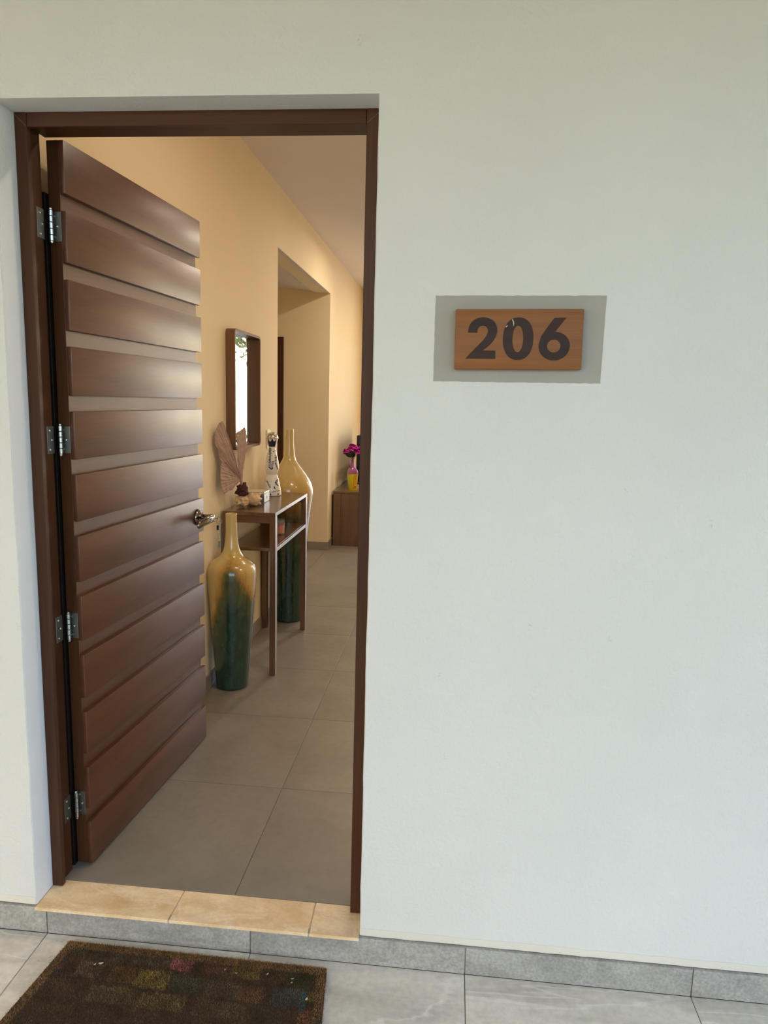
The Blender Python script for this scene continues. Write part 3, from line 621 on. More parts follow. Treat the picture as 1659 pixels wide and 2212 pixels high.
# ------------------------------------------------------------------ floor vases
def vase_mat(name, z_lo, z_hi, arch, r_ref):
    m, nt, nd, lk, b = newmat(name)
    tc = nd.new('ShaderNodeTexCoord'); sx = nd.new('ShaderNodeSeparateXYZ'); lk.new(tc.outputs['Object'], sx.inputs[0])
    n1 = N(nd, 'ShaderNodeTexNoise', Scale=6.0, Detail=7.0, Roughness=.7); mp = N(nd, 'ShaderNodeMapping'); mp.inputs['Scale'].default_value = (1.6, 1.6, .7); lk.new(tc.outputs['Object'], mp.inputs[0]); lk.new(mp.outputs[0], n1.inputs['Vector'])
    n2 = N(nd, 'ShaderNodeTexNoise', Scale=26.0, Detail=5.0); lk.new(mp.outputs[0], n2.inputs['Vector'])
    # sideways distance from the glaze's run down the front of the pot, squared
    of = N(nd, 'ShaderNodeMath', operation='SUBTRACT'); of.inputs[1].default_value = .036; lk.new(sx.outputs['X'], of.inputs[0])
    dx = N(nd, 'ShaderNodeMath', operation='MULTIPLY'); lk.new(of.outputs[0], dx.inputs[0]); lk.new(of.outputs[0], dx.inputs[1])
    sc_ = N(nd, 'ShaderNodeMath', operation='MULTIPLY'); sc_.inputs[1].default_value = arch / (r_ref * r_ref); lk.new(dx.outputs[0], sc_.inputs[0])
    ad = N(nd, 'ShaderNodeMath', operation='ADD'); lk.new(sx.outputs['Z'], ad.inputs[0]); lk.new(sc_.outputs[0], ad.inputs[1])
    nz = N(nd, 'ShaderNodeMath', operation='MULTIPLY_ADD'); nz.inputs[1].default_value = .34; lk.new(n1.outputs[0], nz.inputs[0]); lk.new(ad.outputs[0], nz.inputs[2])
    mr = N(nd, 'ShaderNodeMapRange'); mr.inputs['From Min'].default_value = z_lo + .17; mr.inputs['From Max'].default_value = z_hi + .17; lk.new(nz.outputs[0], mr.inputs[0])
    r = ramp(nd, [(0, s2l((.12, .26, .21))), (.28, s2l((.27, .325, .21))), (.50, s2l((.34, .35, .18))), (.66, s2l((.62, .46, .20))), (.82, s2l((.77, .62, .32))), (1, s2l((.79, .69, .45)))])
    lk.new(mr.outputs[0], r.inputs[0])
    rr = ramp(nd, [(.35, (.45, .40, .30)), (.62, (1, 1, 1))]); lk.new(n2.outputs[0], rr.inputs[0])
    mm = N(nd, 'ShaderNodeMixRGB', blend_type='MULTIPLY'); lk.new(r.outputs[0], mm.inputs[1]); lk.new(rr.outputs[0], mm.inputs[2])
    inv = N(nd, 'ShaderNodeMapRange'); inv.inputs['From Min'].default_value = .75; inv.inputs['From Max'].default_value = .45; inv.inputs['To Max'].default_value = .75; lk.new(mr.outputs[0], inv.inputs[0]); lk.new(inv.outputs[0], mm.inputs[0])
    lk.new(mm.outputs[0], b.inputs['Base Color']); b.inputs['Roughness'].default_value = .25; b.inputs['Coat Weight'].default_value = 1.0; b.inputs['Coat Roughness'].default_value = .07
    return m
def vase(cx, cy, prof, mat, label):
    v = thing('floor_vase', (cx, cy, 0), label, 'vase')
    P = spline(prof, 6); zt_ = P[-1][1]; rt = P[-1][0]
    outer = [(max(r, .001), max(z, .001)) for r, z in P]
    inner = [(rt - .004, zt_ + .001), (rt - .006, zt_ - .01), (rt - .007, zt_ - .2)]
    bm = NB(); lathe(bm, cx, cy, outer + [(rt - .002, zt_ + .002)] + inner, 64); obj('vase_body', bm, mat, v, smooth=True)
    return v
vase(-.872, 1.635, [(.075, .001), (.081, .008), (.083, .02), (.0885, .10), (.0955, .20), (.1045, .315), (.1125, .43), (.1205, .53), (.1235, .585), (.1205, .618), (.106, .645), (.080, .666), (.058, .682), (.041, .712), (.033, .75), (.0285, .80), (.0280, .86), (.0283, .893)],
     vase_mat('ochre_green_glaze', .40, .76, .34, .12), 'shorter ochre and dark green glazed floor vase in front of the console table')
vase(-.845, 2.78, [(.088, .001), (.094, .008), (.096, .02), (.100, .15), (.107, .32), (.116, .48), (.128, .62), (.144, .76), (.155, .84), (.1555, .885), (.143, .925), (.120, .965), (.090, 1.005), (.060, 1.045), (.040, 1.085), (.032, 1.14), (.0285, 1.2), (.028, 1.268)],
     vase_mat('ochre_teal_glaze', .42, .98, .04, .15), 'taller ochre to green glazed floor vase behind the console table')

# ------------------------------------------------------------------ mirror
MY0, MY1, MZ0, MZ1, MX = 1.895, 2.400, 1.186, 1.814, -.930
mi = thing('wall_mirror', (XL, (MY0 + MY1) / 2, 1.5), 'upright mirror in a deep walnut tray frame above the console table', 'mirror')
def rrect(y0, y1, z0, z1, r, n=5):
    out = []
    for cy, cz, a in ((y1 - r, z1 - r, 0), (y0 + r, z1 - r, 90), (y0 + r, z0 + r, 180), (y1 - r, z0 + r, 270)):
        out += [(cy + r * math.cos(math.radians(a + 90 * i / n)), cz + r * math.sin(math.radians(a + 90 * i / n))) for i in range(n + 1)]
    return out
ft = .014
o_, i_ = rrect(MY0, MY1, MZ0, MZ1, .030), rrect(MY0 + ft, MY1 - ft, MZ0 + ft, MZ1 - ft, .018)
bm = NB(); n = len(o_); R4 = []
for X, P in ((XL + .0005, o_), (MX - .002, o_), (MX, [(a + (b[0] - a) * .12, c + (b[1] - c) * .12) for (a, c), b in zip(o_, i_)]), (MX, i_), (XL + .0005, i_)): R4.append([bm.verts.new((X, y, z)) for y, z in P])
for a, b in zip(R4, R4[1:] + R4[:1]):
    for k in range(n): bm.faces.new((a[k], a[(k + 1) % n], b[(k + 1) % n], b[k]))
autosmooth(obj('mirror_frame', bm, wood('mirror_walnut', (.40, .28, .19), (.52, .37, .25), axis=2, rough=.5, spec=.4), mi))
bm = NB(); vs = [[bm.verts.new((X, y, z)) for y, z in i_] for X in (XL + .004, XL + .009)]
bm.faces.new(vs[0]); bm.faces.new(vs[1])
for k in range(n): bm.faces.new((vs[0][k], vs[0][(k + 1) % n], vs[1][(k + 1) % n], vs[1][k]))
obj('mirror_glass', bm, M['mirror'], mi)
# switch plate
sw = thing('switch_plate', (XL, 2.745, 1.2), 'white plastic switch plate on the wall behind the white decanter', 'switch')
bm = NB(); box(bm, XL + .0003, XL + .009, 2.705, 2.785, 1.145, 1.262, .002, 2); obj('plate', bm, M['whiteplastic'], sw)
bm = NB(); box(bm, XL + .009, XL + .013, 2.728, 2.762, 1.17, 1.237, .001, 1); obj('rocker', bm, M['whiteplastic'], sw)

# ------------------------------------------------------------------ decanter
DX, DY = -.8745, 2.448
dc = thing('ceramic_decanter', (DX, DY, TZ), 'white ceramic decanter painted with blue leaves under a silver dome stopper', 'decanter')
dprof = spline([(.055, TZ + .0008), (.0575, TZ + .006), (.0555, TZ + .03), (.0445, TZ + .085), (.036, TZ + .115), (.0312, TZ + .127), (.0345, TZ + .137), (.0405, TZ + .158), (.0415, TZ + .176), (.0385, TZ + .207), (.031, TZ + .245), (.0225, TZ + .277), (.0196, TZ + .290), (.0235, TZ + .305), (.0315, TZ + .325), (.0355, TZ + .343)], 5)
bm = NB(); lathe(bm, DX, DY, dprof, 48); obj('decanter_body', bm, M['ceramic'], dc, smooth=True)
bm = NB(); zr = TZ + .344
lathe(bm, DX, DY, [(.0375, zr), (.0392, zr + .001), (.0392, zr + .005), (.0375, zr + .006)] + [(.0368 * math.cos(a), zr + .006 + .0335 * math.sin(a)) for a in [PI / 2 * k / 12 for k in range(12)]] + [(.001, zr + .0395)], 48)
obj('stopper', bm, M['chrome'], dc, smooth=True, label='silver dome stopper')
def drad(z):
    for (r0, z0), (r1, z1) in zip(dprof, dprof[1:]):
        if z0 <= z <= z1: return r0 + (r1 - r0) * (z - z0) / max(1e-6, z1 - z0)
    return dprof[-1][0]
VA = math.atan2(-1.7562 - DY, .1983 - DX)             # which side faces the porch
def dpt(s, z, off=.0005):                               # s = sideways offset in metres seen from the porch
    r = drad(z); th_ = VA + math.asin(max(-.97, min(.97, s / r))); r += off
    return Vector((DX + r * math.cos(th_), DY + r * math.sin(th_), z))
def dleaf(bm, s, z, L, w, an):
    ps = []
    for i in range(8):
        a = 2 * PI * i / 8; u_, v_ = L * math.cos(a), w * math.sin(a)
        ps.append(dpt(s + u_ * math.cos(an) - v_ * math.sin(an), z + u_ * math.sin(an) + v_ * math.cos(an)))
    c = bm.verts.new(dpt(s, z, .0009)); vs = [bm.verts.new(p) for p in ps]
    for i in range(8): bm.faces.new((vs[i], vs[(i + 1) % 8], c))
def PXD(x, y):                                           # position in the photo crop -> surface
    cxp = 430 + (y - 300) * -.006; return ((x - cxp) / 13.83 * .00282, TZ + .001 + (2055 - y) / 13.83 * .00288)
bm = NB()
crown = [(318, 410), (352, 480), (390, 487), (440, 398), (475, 480), (520, 470), (560, 400), (545, 520), (520, 590), (495, 640), (350, 640), (325, 560), (308, 470)]
cp = [PXD(*p) for p in crown]
row_t = [PXD(*p) for p in ((308, 470), (318, 410), (335, 450), (352, 480), (390, 487), (415, 440), (440, 398), (458, 440), (475, 480), (520, 470), (540, 435), (560, 400), (556, 440))]
row_b = [PXD(330 + (515 - 330) * i / 12, 640) for i in range(13)]
gr = [[bm.verts.new(dpt(a[0] + (b[0] - a[0]) * k / 8, a[1] + (b[1] - a[1]) * k / 8)) for k in range(9)] for a, b in zip(row_t, row_b)]
for a, b in zip(gr, gr[1:]):
    for k in range(8): bm.faces.new((a[k], b[k], b[k + 1], a[k + 1]))
for y in range(690, 1240, 44):
    x = 378 - (y - 690) * .045
    for sg_ in (-1, 1): s, z = PXD(x + sg_ * 16, y + 12 * (sg_ > 0)); dleaf(bm, s, z, .0050, .0023, -.9 * sg_ if sg_ > 0 else .9)
for y in range(1060, 1280, 40):
    x = 445 - (y - 1060) * .12
    for sg_ in (-1, 1): s, z = PXD(x + sg_ * 17, y); dleaf(bm, s, z, .0050, .0024, .9 * sg_)
for x, y in ((355, 1240), (378, 1268), (405, 1275), (430, 1262)): s, z = PXD(x, y); dleaf(bm, s, z, .005, .0026, -.5)
for y in range(900, 1310, 42):
    x = 545 + (max(0, y - 1100)) * .30 - 18 * math.sin((y - 900) / 130)
    for sg_ in (-1, 1): s, z = PXD(x + sg_ * 12, y + 8 * (sg_ > 0)); dleaf(bm, s, z, .0048, .002, -.8)
for x, y, a in ((465, 775, 0), (515, 755, 1.2)): s, z = PXD(x, y); dleaf(bm, s, z, .005, .002, a)
for k in range(5): s, z = PXD(275 + k * 21, 1630 + k * 40); dleaf(bm, s - .0015, z, .0045, .002, -.4); s, z = PXD(290 + k * 21, 1640 + k * 40); dleaf(bm, s + .001, z, .0042, .002, .9)
for k in range(6): s, z = PXD(580 - 60 * math.sin(k / 5 * PI), 1590 + k * 30); dleaf(bm, s, z, .0052, .0026, .8); s, z = PXD(600 - 50 * math.sin(k / 5 * PI), 1605 + k * 30); dleaf(bm, s, z, .0045, .002, -.5)
for x, y in ((490, 1790), (505, 1830)): s, z = PXD(x, y); dleaf(bm, s, z, .0065, .003, -.8)
for k in range(7): s, z = PXD(430 + k * 37, 1930 - k * 6); dleaf(bm, s, z + (.0012 if k % 2 else -.0012), .0046, .002, .7 if k % 2 else -.7)
for x, y in ((385, 2000), (600, 2000)): s, z = PXD(x, y); dleaf(bm, s, z, .006, .0045, PI / 2)
obj('painted_leaves', bm, M['blue'], dc, label='blue painted leaf pattern')

# ------------------------------------------------------------------ keepsake box
kb = thing('keepsake_box', (-.882, 2.172, TZ), 'small grey and white glazed box beside the white decanter', 'box')
BX0, BX1, BY0, BY1, BH = -.935, -.835, 2.115, 2.232, .062
bm = NB(); box(bm, BX0, BX1, BY0, BY1, TZ + .0006, TZ + BH - .014, .002, 2); obj('box_body', bm, M['boxside'], kb)
bm = NB(); box(bm, BX0 - .002, BX1 + .002, BY0 - .002, BY1 + .002, TZ + BH - .0135, TZ + BH, .002, 2); obj('lid', bm, M['boxtop'], kb)
bm = NB(); box(bm, BX1 + .0001, BX1 + .0012, BY0 + .003, BY1 - .003, TZ + .003, TZ + BH - .016, .0004, 1); obj('side_tile', bm, M['ceramic'], kb, label='white tile with dark flower')
bm = NB(); star = []
for i in range(20):
    a = 2 * PI * i / 20; r = (.014, .011, .005, .011)[i % 4]; star.append(bm.verts.new((BX1 + .0016, 2.173 + r * math.cos(a), TZ + .026 + r * .95 * math.sin(a))))
c = bm.verts.new((BX1 + .0018, 2.173, TZ + .026))
for i in range(20): bm.faces.new((star[i], star[(i + 1) % 20], c))
obj('flower_print', bm, M['black'], kb, label='dark printed flower')
bm = NB(); box(bm, BX0 + .028, BX1 - .006, BY0 - .0008, BY0 + .001, TZ + .010, TZ + BH - .020, .0003, 1); obj('near_tile', bm, plain('dim_tile', (.42, .42, .40), .3, coat=.4, bump=.4, bscale=220), kb)

# ------------------------------------------------------------------ candle on the shelf
KX, KY = -.765, 2.19
cd = thing('candle', (KX, KY, .690), 'orange candle in a clear glass tumbler on the console shelf', 'candle')
bm = NB(); lathe(bm, KX, KY, [(.028, .6908), (.0300, .694), (.0310, .779), (.0285, .779), (.0278, .700), (.001, .699)], 36, True, False); obj('tumbler', bm, M['glass'], cd, smooth=True)
bm = NB(); lathe(bm, KX, KY, [(.0270, .7005), (.0272, .745), (.025, .746)], 36); obj('wax', bm, M['wax'], cd)

# ------------------------------------------------------------------ shell and sea fan
random.seed(3)
def knobby(name, c, rad, knobs, mat, parent, rough=.06, rotz=0., n=44, m=30, fq=9):
    bm = NB(); c = Vector(c); R_ = Matrix.Rotation(rotz, 3, 'Z'); rings = []
    kd = [(Vector(k[0]).normalized(), k[1], k[2]) for k in knobs]
    for j in range(1, m):
        ph = PI * j / m - PI / 2; ring = []
        for i in range(n):
            a = 2 * PI * i / n; d = Vector((math.cos(ph) * math.cos(a), math.cos(ph) * math.sin(a), math.sin(ph)))
            s = 1 + rough * mnoise.noise(d * fq + c * 7) + rough * .5 * mnoise.noise(d * fq * 2.7)
            for kdir, amp, wid in kd:
                an = max(-1, min(1, d.dot(kdir))); an = math.acos(an); s += amp * math.exp(-(an / wid) ** 2)
            ring.append(bm.verts.new(c + R_ @ Vector((d.x * rad[0] * s, d.y * rad[1] * s, d.z * rad[2] * s))))
        rings.append(ring)
    for a, b in zip(rings, rings[1:]):
        for i in range(n): bm.faces.new((a[i], a[(i + 1) % n], b[(i + 1) % n], b[i]))
    bm.faces.new(list(reversed(rings[0]))); bm.faces.new(rings[-1])
    zmin = min(v.co.z for v in bm.verts)
    return obj(name, bm, mat, parent, smooth=True), zmin
sh = thing('conch_shell', (-.895, 1.97, TZ), 'spiny cream and tan conch shell at the near end of the console table', 'shell')
kn = [((-.8, -.6, .1), .45, .25), ((-.3, -1, -.3), .5, .22), ((.35, -1, -.15), .45, .22), ((-.6, -.7, -.7), .4, .25), ((.1, -1, .5), .35, .2), ((.6, -.8, .4), .35, .22), ((-.9, -.2, .6), .4, .25), ((.5, -.7, -.6), .35, .25), ((-.1, -.95, .1), -.25, .16), ((.8, -.3, -.5), .3, .2)]
o, zmin = knobby('spire', (-.905, 1.938, TZ + .034), (.034, .030, .030), kn, M['shell'], sh, .22)
for v in o.data.vertices: v.co.z = max(v.co.z, .0006)
kn = [((.9, .1, .75), .55, .18), ((1, .15, -.75), .50, .17), ((1, .1, .05), .28, .22), ((.5, -.3, 1), .22, .22), ((-.2, -.6, 1), .2, .25), ((.2, -.9, .4), .15, .25), ((.6, -.5, -.9), .2, .25)]
o, zmin = knobby('body_whorl', (-.866, 1.995, TZ + .037), (.040, .042, .035), kn, plain('tan_shell', (.84, .71, .54), .4, bump=.3, bscale=60), sh, .07, rotz=.2)
for v in o.data.vertices: v.co.z = max(v.co.z, .0006)
sf = thing('sea_fan', (-.905, 1.945, TZ + .06), 'dried brown sea fan with three ribbed lobes standing on the conch shell', 'sea fan')
kn = [((-1, -.5, -.3), .7, .25), ((.5, -.3, 1), .55, .2), ((.9, -.3, -.4), .55, .25), ((-.7, -.6, .5), .35, .22), ((.1, -1, .1), .3, .25), ((.2, .3, 1), .3, .3), ((-.3, -.9, -.8), .35, .25), ((.5, -.8, -.7), .3, .25)]
knobby('holdfast', (-.906, 1.943, TZ + .092), (.028, .026, .034), kn, M['purple'], sf, .30)
LA = [(-0.9159, 1.902, 1.0671), (-0.9188, 1.8852, 1.0885), (-0.9231, 1.8603, 1.1183), (-0.9256, 1.8462, 1.1508), (-0.9251, 1.8487, 1.18), (-0.9265, 1.8406, 1.1922), (-0.9307, 1.8162, 1.2053), (-0.9335, 1.8005, 1.235), (-0.9354, 1.7891, 1.2739), (-0.9402, 1.7619, 1.3033), (-0.9435, 1.7428, 1.3284), (-0.9458, 1.7295, 1.3446), (-0.9521, 1.6931, 1.3333), (-0.9557, 1.6718, 1.3062), (-0.9581, 1.6583, 1.2827), (-0.9585, 1.6559, 1.257), (-0.9573, 1.6627, 1.2271), (-0.9526, 1.6902, 1.1901), (-0.9494, 1.7086, 1.1512), (-0.9441, 1.7392, 1.1299), (-0.9332, 1.8023, 1.0918), (-.925, 1.85, 1.05)]
LB = [(-0.9332, 1.8023, 1.105), (-0.944, 1.7394, 1.1394), (-0.9487, 1.7123, 1.1433), (-0.9508, 1.7005, 1.131), (-0.9502, 1.7038, 1.1043), (-0.9513, 1.6973, 1.0632), (-0.9505, 1.7024, 1.0284), (-0.9479, 1.7173, 0.9962), (-0.9446, 1.7365, 0.9766), (-0.9418, 1.7523, 0.9785), (-0.9397, 1.7644, 0.9849), (-0.9345, 1.7946, 0.9872), (-0.9306, 1.8171, 0.9865), (-0.9263, 1.8421, 1.0054), (-0.924, 1.855, 1.0318), (-0.9222, 1.8656, 1.0387), (-0.9189, 1.8845, 1.0288), (-0.9138, 1.9143, 1.0177)]
LC = [(-0.9159, 1.902, 1.0671), (-0.918, 1.8899, 1.1278), (-0.9182, 1.8885, 1.1873), (-0.9185, 1.8871, 1.2465), (-0.9133, 1.9173, 1.2846), (-0.9095, 1.9389, 1.2977), (-0.9039, 1.9716, 1.3047), (-0.9016, 1.9846, 1.2822), (-0.9032, 1.9756, 1.2585), (-0.9013, 1.9864, 1.2379), (-0.8998, 1.995, 1.2051), (-0.9006, 1.9905, 1.1912), (-0.9037, 1.9726, 1.1761), (-0.9098, 1.9373, 1.1483), (-0.9113, 1.9285, 1.1329), (-0.9114, 1.928, 1.0848), (-0.9092, 1.9409, 1.0776), (-0.908, 1.9477, 1.1012), (-0.9077, 1.9495, 1.0627), (-0.9081, 1.9471, 1.0325)]
fan_mat = plain('dried_sea_fan', (.68, .565, .50), .8, bump=.4, bscale=160)
pn = Vector((.985, -.17, 0))
def lobe(root, outline, ox, amp, nsub=7, nj=16, seed=0):
    """radial ribbed sheet from the root to its outline, with real thickness"""
    P = [Vector(p) for p in outline]; bnd = []
    for a, b in zip(P, P[1:]):
        for k in range(nsub): bnd.append(a.lerp(b, k / nsub))
    bnd.append(P[-1]); root = Vector(root); bm = NB(); fa, ba = [], []
    for i, e in enumerate(bnd):
        e = e + (e - root).normalized() * .004 * mnoise.noise((i * .45, seed, 0)); ra, rb = [], []
        for j in range(nj + 1):
            t = .03 + .97 * j / nj; p = root.lerp(e, t)
            rip = amp * (.55 * math.sin(i * 1.57) + 1.3 * mnoise.noise((i * .8, t * 1.5, seed + 3))) * min(1, t * 2.2) + .0035 * mnoise.noise((p.y * 40, p.z * 40, seed)) + .0012 * mnoise.noise((i * .9, t * 22, seed))
            ra.append(bm.verts.new(p + pn * (rip + ox + .0012))); rb.append(bm.verts.new(p + pn * (rip + ox - .0012)))
        fa.append(ra); ba.append(rb)
    for G, fl_ in ((fa, 0), (ba, 1)):
        for a, b in zip(G, G[1:]):
            for j in range(nj):
                q = (a[j], a[j + 1], b[j + 1], b[j]); bm.faces.new(q if not fl_ else q[::-1])
    for a, b, c, d in zip(fa, fa[1:], ba, ba[1:]): bm.faces.new((a[-1], c[-1], d[-1], b[-1])); bm.faces.new((a[0], b[0], d[0], c[0]))
    for a, b in ((fa[0], ba[0]), (fa[-1], ba[-1])):
        for j in range(nj): bm.faces.new((a[j], a[j + 1], b[j + 1], b[j]))
    return obj('lobe', bm, fan_mat, sf)
BR = (-.9105, 1.925, 1.030)
lobe(BR, LA, 0, .0018, seed=1); lobe((-.9125, 1.915, 1.035), LB, .005, .0018, seed=5); lobe(BR, LC[:16], .002, .0012, nsub=4, seed=9)
bm = NB(); tube(bm, [(-.907, 1.943, TZ + .10), (-.9095, 1.932, 1.012), (-.9105, 1.925, 1.045)], [.007, .0065, .005], 10)
tube(bm, [(-.9095, 1.934, 1.02), (-.9085, 1.944, 1.06), (-.9080, 1.9477, 1.101)], [.006, .004, .0012], 8); obj('stem', bm, fan_mat, sf, smooth=True)

# ------------------------------------------------------------------ far end: sideboard, TV, bottle of flowers, hall door
CX0, CX1, CY0, CY1, CZ = -.958, -.50, 5.24, 7.05, .556
sb = thing('sideboard', (-.73, 6.1, 0), 'low walnut television sideboard along the far left wall', 'sideboard')
bm = NB(); box(bm, CX0, CX1, CY0 + .008, CY1 - .008, .0006, CZ - .021, .0015, 1); obj('carcass', bm, M['walnut_v'], sb)
bm = NB(); box(bm, CX0 - .004, CX1 + .004, CY0 - .002, CY1, CZ - .020, CZ, .0015, 1); obj('sideboard_top', bm, M['walnut'], sb)
bm = NB(); box(bm, CX0, CX0 + .072, CY0, CY0 + .0085, .0006, CZ - .021, .001, 1); obj('stile', bm, M['walnut_v'], sb)
bm = NB(); box(bm, CX0 + .076, CX1, CY0 + .002, CY0 + .0085, .0006, CZ - .021, .001, 1); obj('end_panel', bm, M['walnut_v'], sb)
for k in range(3):
    y0 = CY0 + .03 + k * .595
    bm = NB(); box(bm, CX1 + .0003, CX1 + .018, y0, y0 + .585, .04, CZ - .03, .0015, 1); f = obj('door', bm, M['walnut_v'], sb)
    bm = NB(); tube(bm, [(CX1 + .022, y0 + .5, .25), (CX1 + .03, y0 + .5, .26), (CX1 + .03, y0 + .5, .35), (CX1 + .022, y0 + .5, .36)], .004, 8); obj('pull', bm, M['steel'], f)
tv = thing('television', (-.76, 6.0, CZ), 'black flat television standing on the sideboard', 'television')
bm = NB(); box(bm, -.785, -.742, 5.62, 6.72, .61, 1.10, .006, 2); box(bm, -.80, -.775, 5.80, 6.54, .68, 1.02, .006, 2); autosmooth(obj('casing', bm, M['black'], tv))
bm = NB(); box(bm, -.7419, -.7405, 5.635, 6.705, .625, 1.088); obj('screen', bm, M['screen'], tv)
bm = NB(); box(bm, -.775, -.75, 6.1, 6.24, CZ + .012, .63, .004, 1); box(bm, -.86, -.66, 5.95, 6.39, CZ + .0006, CZ + .013, .004, 2); obj('stand', bm, M['black'], tv)
# yellow and lilac bottle
FX, FY = -.790, 5.395
fv = thing('bottle_vase', (FX, FY, CZ), 'yellow and lilac square bottle with a loop handle used as a vase on the sideboard', 'vase')
RZ = Matrix.Translation((FX, FY, 0)) @ Matrix.Rotation(math.radians(24), 4, 'Z')
def sq_ring(bm, h, z, rc=.3, n=4):
    r = h * rc; out = []
    for cx_, cy_, a in ((h - r, h - r, 0), (-h + r, h - r, 90), (-h + r, -h + r, 180), (h - r, -h + r, 270)):
        out += [bm.verts.new(RZ @ Vector((cx_ + r * math.cos(math.radians(a + 90 * i / n)), cy_ + r * math.sin(math.radians(a + 90 * i / n)), z))) for i in range(n + 1)]
    return out
def sq_loft(bm, secs):
    R_ = [sq_ring(bm, *s) for s in secs]; n = len(R_[0])
    for a, b in zip(R_, R_[1:]):
        for i in range(n): bm.faces.new((a[i], a[(i + 1) % n], b[(i + 1) % n], b[i]))
    bm.faces.new(list(reversed(R_[0]))); bm.faces.new(R_[-1]); return bm
bm = sq_loft(NB(), [(.036, CZ + .0006, .2), (.037, CZ + .005, .2), (.047, CZ + .165, .2)]); autosmooth(obj('bottle_body', bm, M['yellow'], fv), 50)
bm = sq_loft(NB(), [(.0472, CZ + .1655, .22), (.0475, CZ + .185, .3), (.044, CZ + .205, .5), (.034, CZ + .222, .7), (.023, CZ + .236, .95), (.018, CZ + .26, 1), (.0145, CZ + .30, 1), (.0145, CZ + .335, 1)]); autosmooth(obj('bottle_neck', bm, M['lilac'], fv), 60)
bm = NB(); hb = [RZ @ Vector(p) for p in ((-.014, -.014, CZ + .300), (-.030, -.026, CZ + .308), (-.042, -.034, CZ + .292), (-.042, -.034, CZ + .262), (-.034, -.028, CZ + .238), (-.024, -.02, CZ + .228))]
tube(bm, hb, .0055, 8); obj('loop_handle', bm, M['lilac'], fv, smooth=True)
def facept(a, z, off=.0006):                       # on the right-hand face of the bottle
    h = .037 + (.047 - .037) * (z - CZ - .005) / .16; return RZ @ Vector((a * h, -h - off, z))
def facepoly(bm, pts, off): bm.faces.new([bm.verts.new(facept(a, z, off)) for a, z in pts])
bm = NB(); facepoly(bm, [(.0, CZ + .022), (.84, CZ + .022), (.84, CZ + .150), (.0, CZ + .150)], .0007); lb = obj('label', bm, M['label_line'], fv, label='orange label with dark border and red lettering')
bm = NB(); facepoly(bm, [(.05, CZ + .026), (.79, CZ + .026), (.79, CZ + .146), (.05, CZ + .146)], .0011); obj('label_field', bm, M['label_o'], lb)
bm = NB(); facepoly(bm, [(.25, CZ + .032), (.68, CZ + .032), (.68, CZ + .046), (.25, CZ + .046)], .0015)
for k in range(5):
    a0 = .30 + .08 * (k % 2); facepoly(bm, [(a0, CZ + .062 + k * .015), (a0 + .2, CZ + .062 + k * .015), (a0 + .25, CZ + .07 + k * .015), (a0 + .05, CZ + .07 + k * .015)], .0015)
obj('lettering', bm, M['label_red'], lb)
def flower(x, y, z, r, label):
    f = thing('artificial_flower', (x, y, z), label, 'flower', 'magenta flowers in the yellow bottle')
    bm = NB(); random.seed(int(x * 1e4))
    for L_, (nn_, tilt) in enumerate(((10, -.35), (10, .15), (9, .6), (7, 1.1))):
        for k in range(nn_):
            a = 2 * PI * k / nn_ + L_ * .4; d = Vector((math.cos(a) * math.cos(tilt), math.sin(a) * math.cos(tilt), math.sin(tilt)))
            d = (d + Vector((random.uniform(-.3, .3), random.uniform(-.3, .3), random.uniform(-.25, .25)))).normalized(); sd = Vector((-math.sin(a), math.cos(a), random.uniform(-.35, .35))).normalized(); up_ = sd.cross(d); pl = r * (1 - .12 * L_); w = r * .42
            P = []
            for t, ww, hh in ((.08, .25, 0), (.45, .9, .12), (.8, 1.0, .05), (1.0, .55, -.12)):
                c = Vector((x, y, z)) + d * pl * t - up_ * hh * r
                P.append([bm.verts.new(c - sd * w * ww + up_ * .1 * r), bm.verts.new(c), bm.verts.new(c + sd * w * ww + up_ * .1 * r * random.uniform(-1, 2))])
            for p, q in zip(P, P[1:]):
                bm.faces.new((p[0], p[1], q[1], q[0])); bm.faces.new((p[1], p[2], q[2], q[1]))
    obj('bloom', bm, M['magenta'], f)
    bm = NB(); tube(bm, [(x, y, z), ((x + FX) / 2 + (x - FX) * .1, (y + FY) / 2, (z + CZ + .34) / 2 - .01), (FX + (x - FX) * .08, FY + (y - FY) * .08, CZ + .3)], .0025, 6); obj('stem', bm, M['lightleaf'], f)
    return f
f1 = flower(-.848, 5.37, CZ + .395, .048, 'magenta artificial flower drooping on the left of the bottle')
f2 = flower(-.795, 5.385, CZ + .437, .056, 'magenta artificial flower upright in the middle of the bottle')
f3 = flower(-.728, 5.375, CZ + .412, .058, 'magenta artificial flower leaning right, partly behind the door frame')
def leaf(par, c, d, L, w, mat):
    bm = NB(); c = Vector(c); d = Vector(d).normalized(); s = d.cross(Vector((.2, -1, .1))).normalized(); nn_ = s.cross(d); rows = []
    for i in range(7):
        t = i / 6; ww = w * math.sin(PI * min(.98, max(.03, t)) ** .8)
        p = c + d * L * t + nn_ * .012 * math.sin(PI * t); rows.append([bm.verts.new(p - s * ww + nn_ * .003), bm.verts.new(p), bm.verts.new(p + s * ww + nn_ * .003)])
    for a, b in zip(rows, rows[1:]): bm.faces.new((a[0], a[1], b[1], b[0])); bm.faces.new((a[1], a[2], b[2], b[1]))
    return obj('leaf', bm, mat, par)
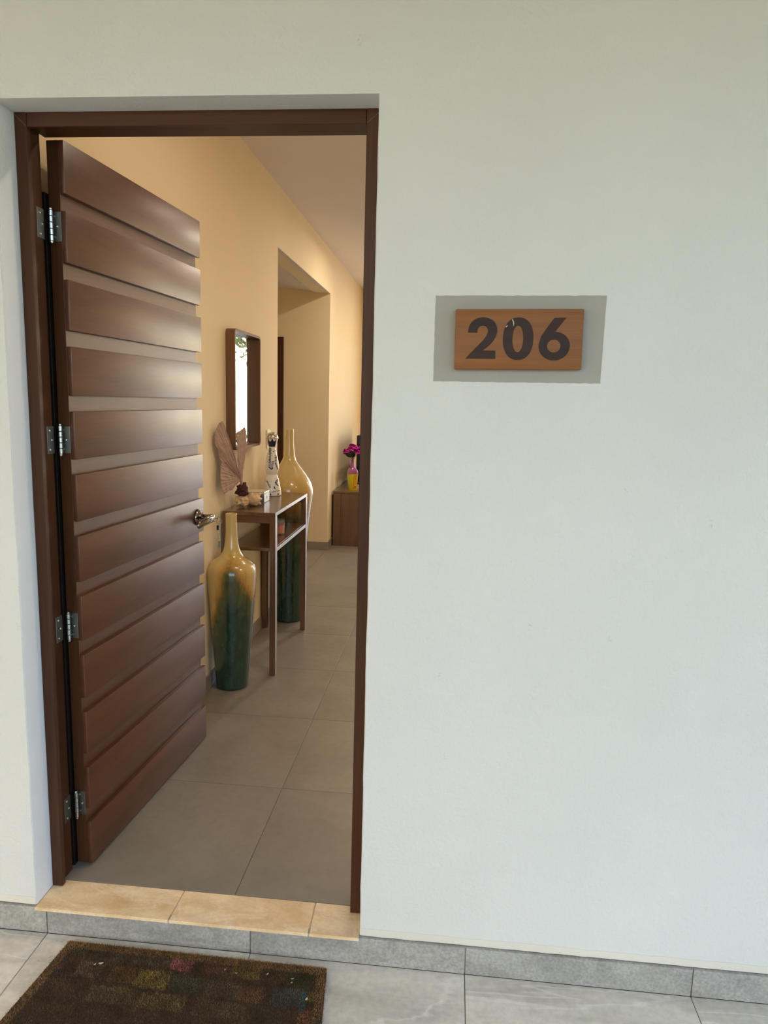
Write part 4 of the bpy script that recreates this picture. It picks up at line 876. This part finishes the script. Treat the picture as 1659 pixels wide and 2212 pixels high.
leaf(f2, (-.775, 5.36, CZ + .335), (-.35, -.2, .75), .085, .034, M['leafdark']); leaf(f2, (-.80, 5.36, CZ + .335), (.0, -.3, .9), .075, .030, M['leafdark'])
leaf(f1, (-.80, 5.37, CZ + .34), (-.8, -.2, .45), .085, .022, M['leafdark'])
# hall door seen edge-on through the opening
hdr = thing('door_2', (-1.9, OY1, 0), 'dark wooden door and frame in the tan side hall', 'door', kind='structure')
bm = NB(); box(bm, -1.47, -1.418, OY1 - .03, OY1 - .0005, .0005, 2.034, .002, 1); box(bm, -2.42, -2.385, OY1 - .03, OY1 - .0005, .0005, 2.034, .002, 1); box(bm, -2.385, -1.47, OY1 - .03, OY1 - .0005, 2.0, 2.034, .002, 1); obj('door_frame', bm, M['door_v'], hdr)
bm = NB(); box(bm, -2.384, -1.471, OY1 - .02, OY1 - .001, .006, 1.999, .002, 1); obj('leaf', bm, M['door_v'], hdr)
# tree outside the balcony, seen in the mirror
random.seed(9)
tr = thing('garden_tree', (1.3, 11.2, -.05), 'leafy green tree outside the balcony seen in the wall mirror', 'tree')
bm = NB(); tube(bm, [(1.3, 11.2, -.05), (1.25, 11.2, 1.0), (1.35, 11.15, 2.0), (1.2, 11.2, 3.2)], [.12, .10, .08, .05], 10)
for a in range(6): tube(bm, [(1.3, 11.17, 2.1), (1.3 + .9 * math.cos(a), 11.2 + .7 * math.sin(a), 2.9)], [.04, .015], 6)
obj('trunk', bm, M['bark'], tr)
bm = NB()
for q in range(1500):
    d = Vector((random.gauss(0, 1), random.gauss(0, 1), random.gauss(0, 1))).normalized() * random.uniform(.6, 1); p = Vector((1.3, 11.2, 3.0)) + Vector((d.x * 1.5, d.y * 1.1, d.z * .95))
    u_ = Vector((random.uniform(-1, 1), random.uniform(-1, 1), random.uniform(-1, 1))).normalized(); v_ = u_.orthogonal().normalized(); s = random.uniform(.05, .1)
    bm.faces.new([bm.verts.new(p + u_ * s), bm.verts.new(p + v_ * s * .5), bm.verts.new(p - u_ * s), bm.verts.new(p - v_ * s * .5)])
o = obj('foliage', bm, M['treegreen'], tr); o['kind'] = 'stuff'
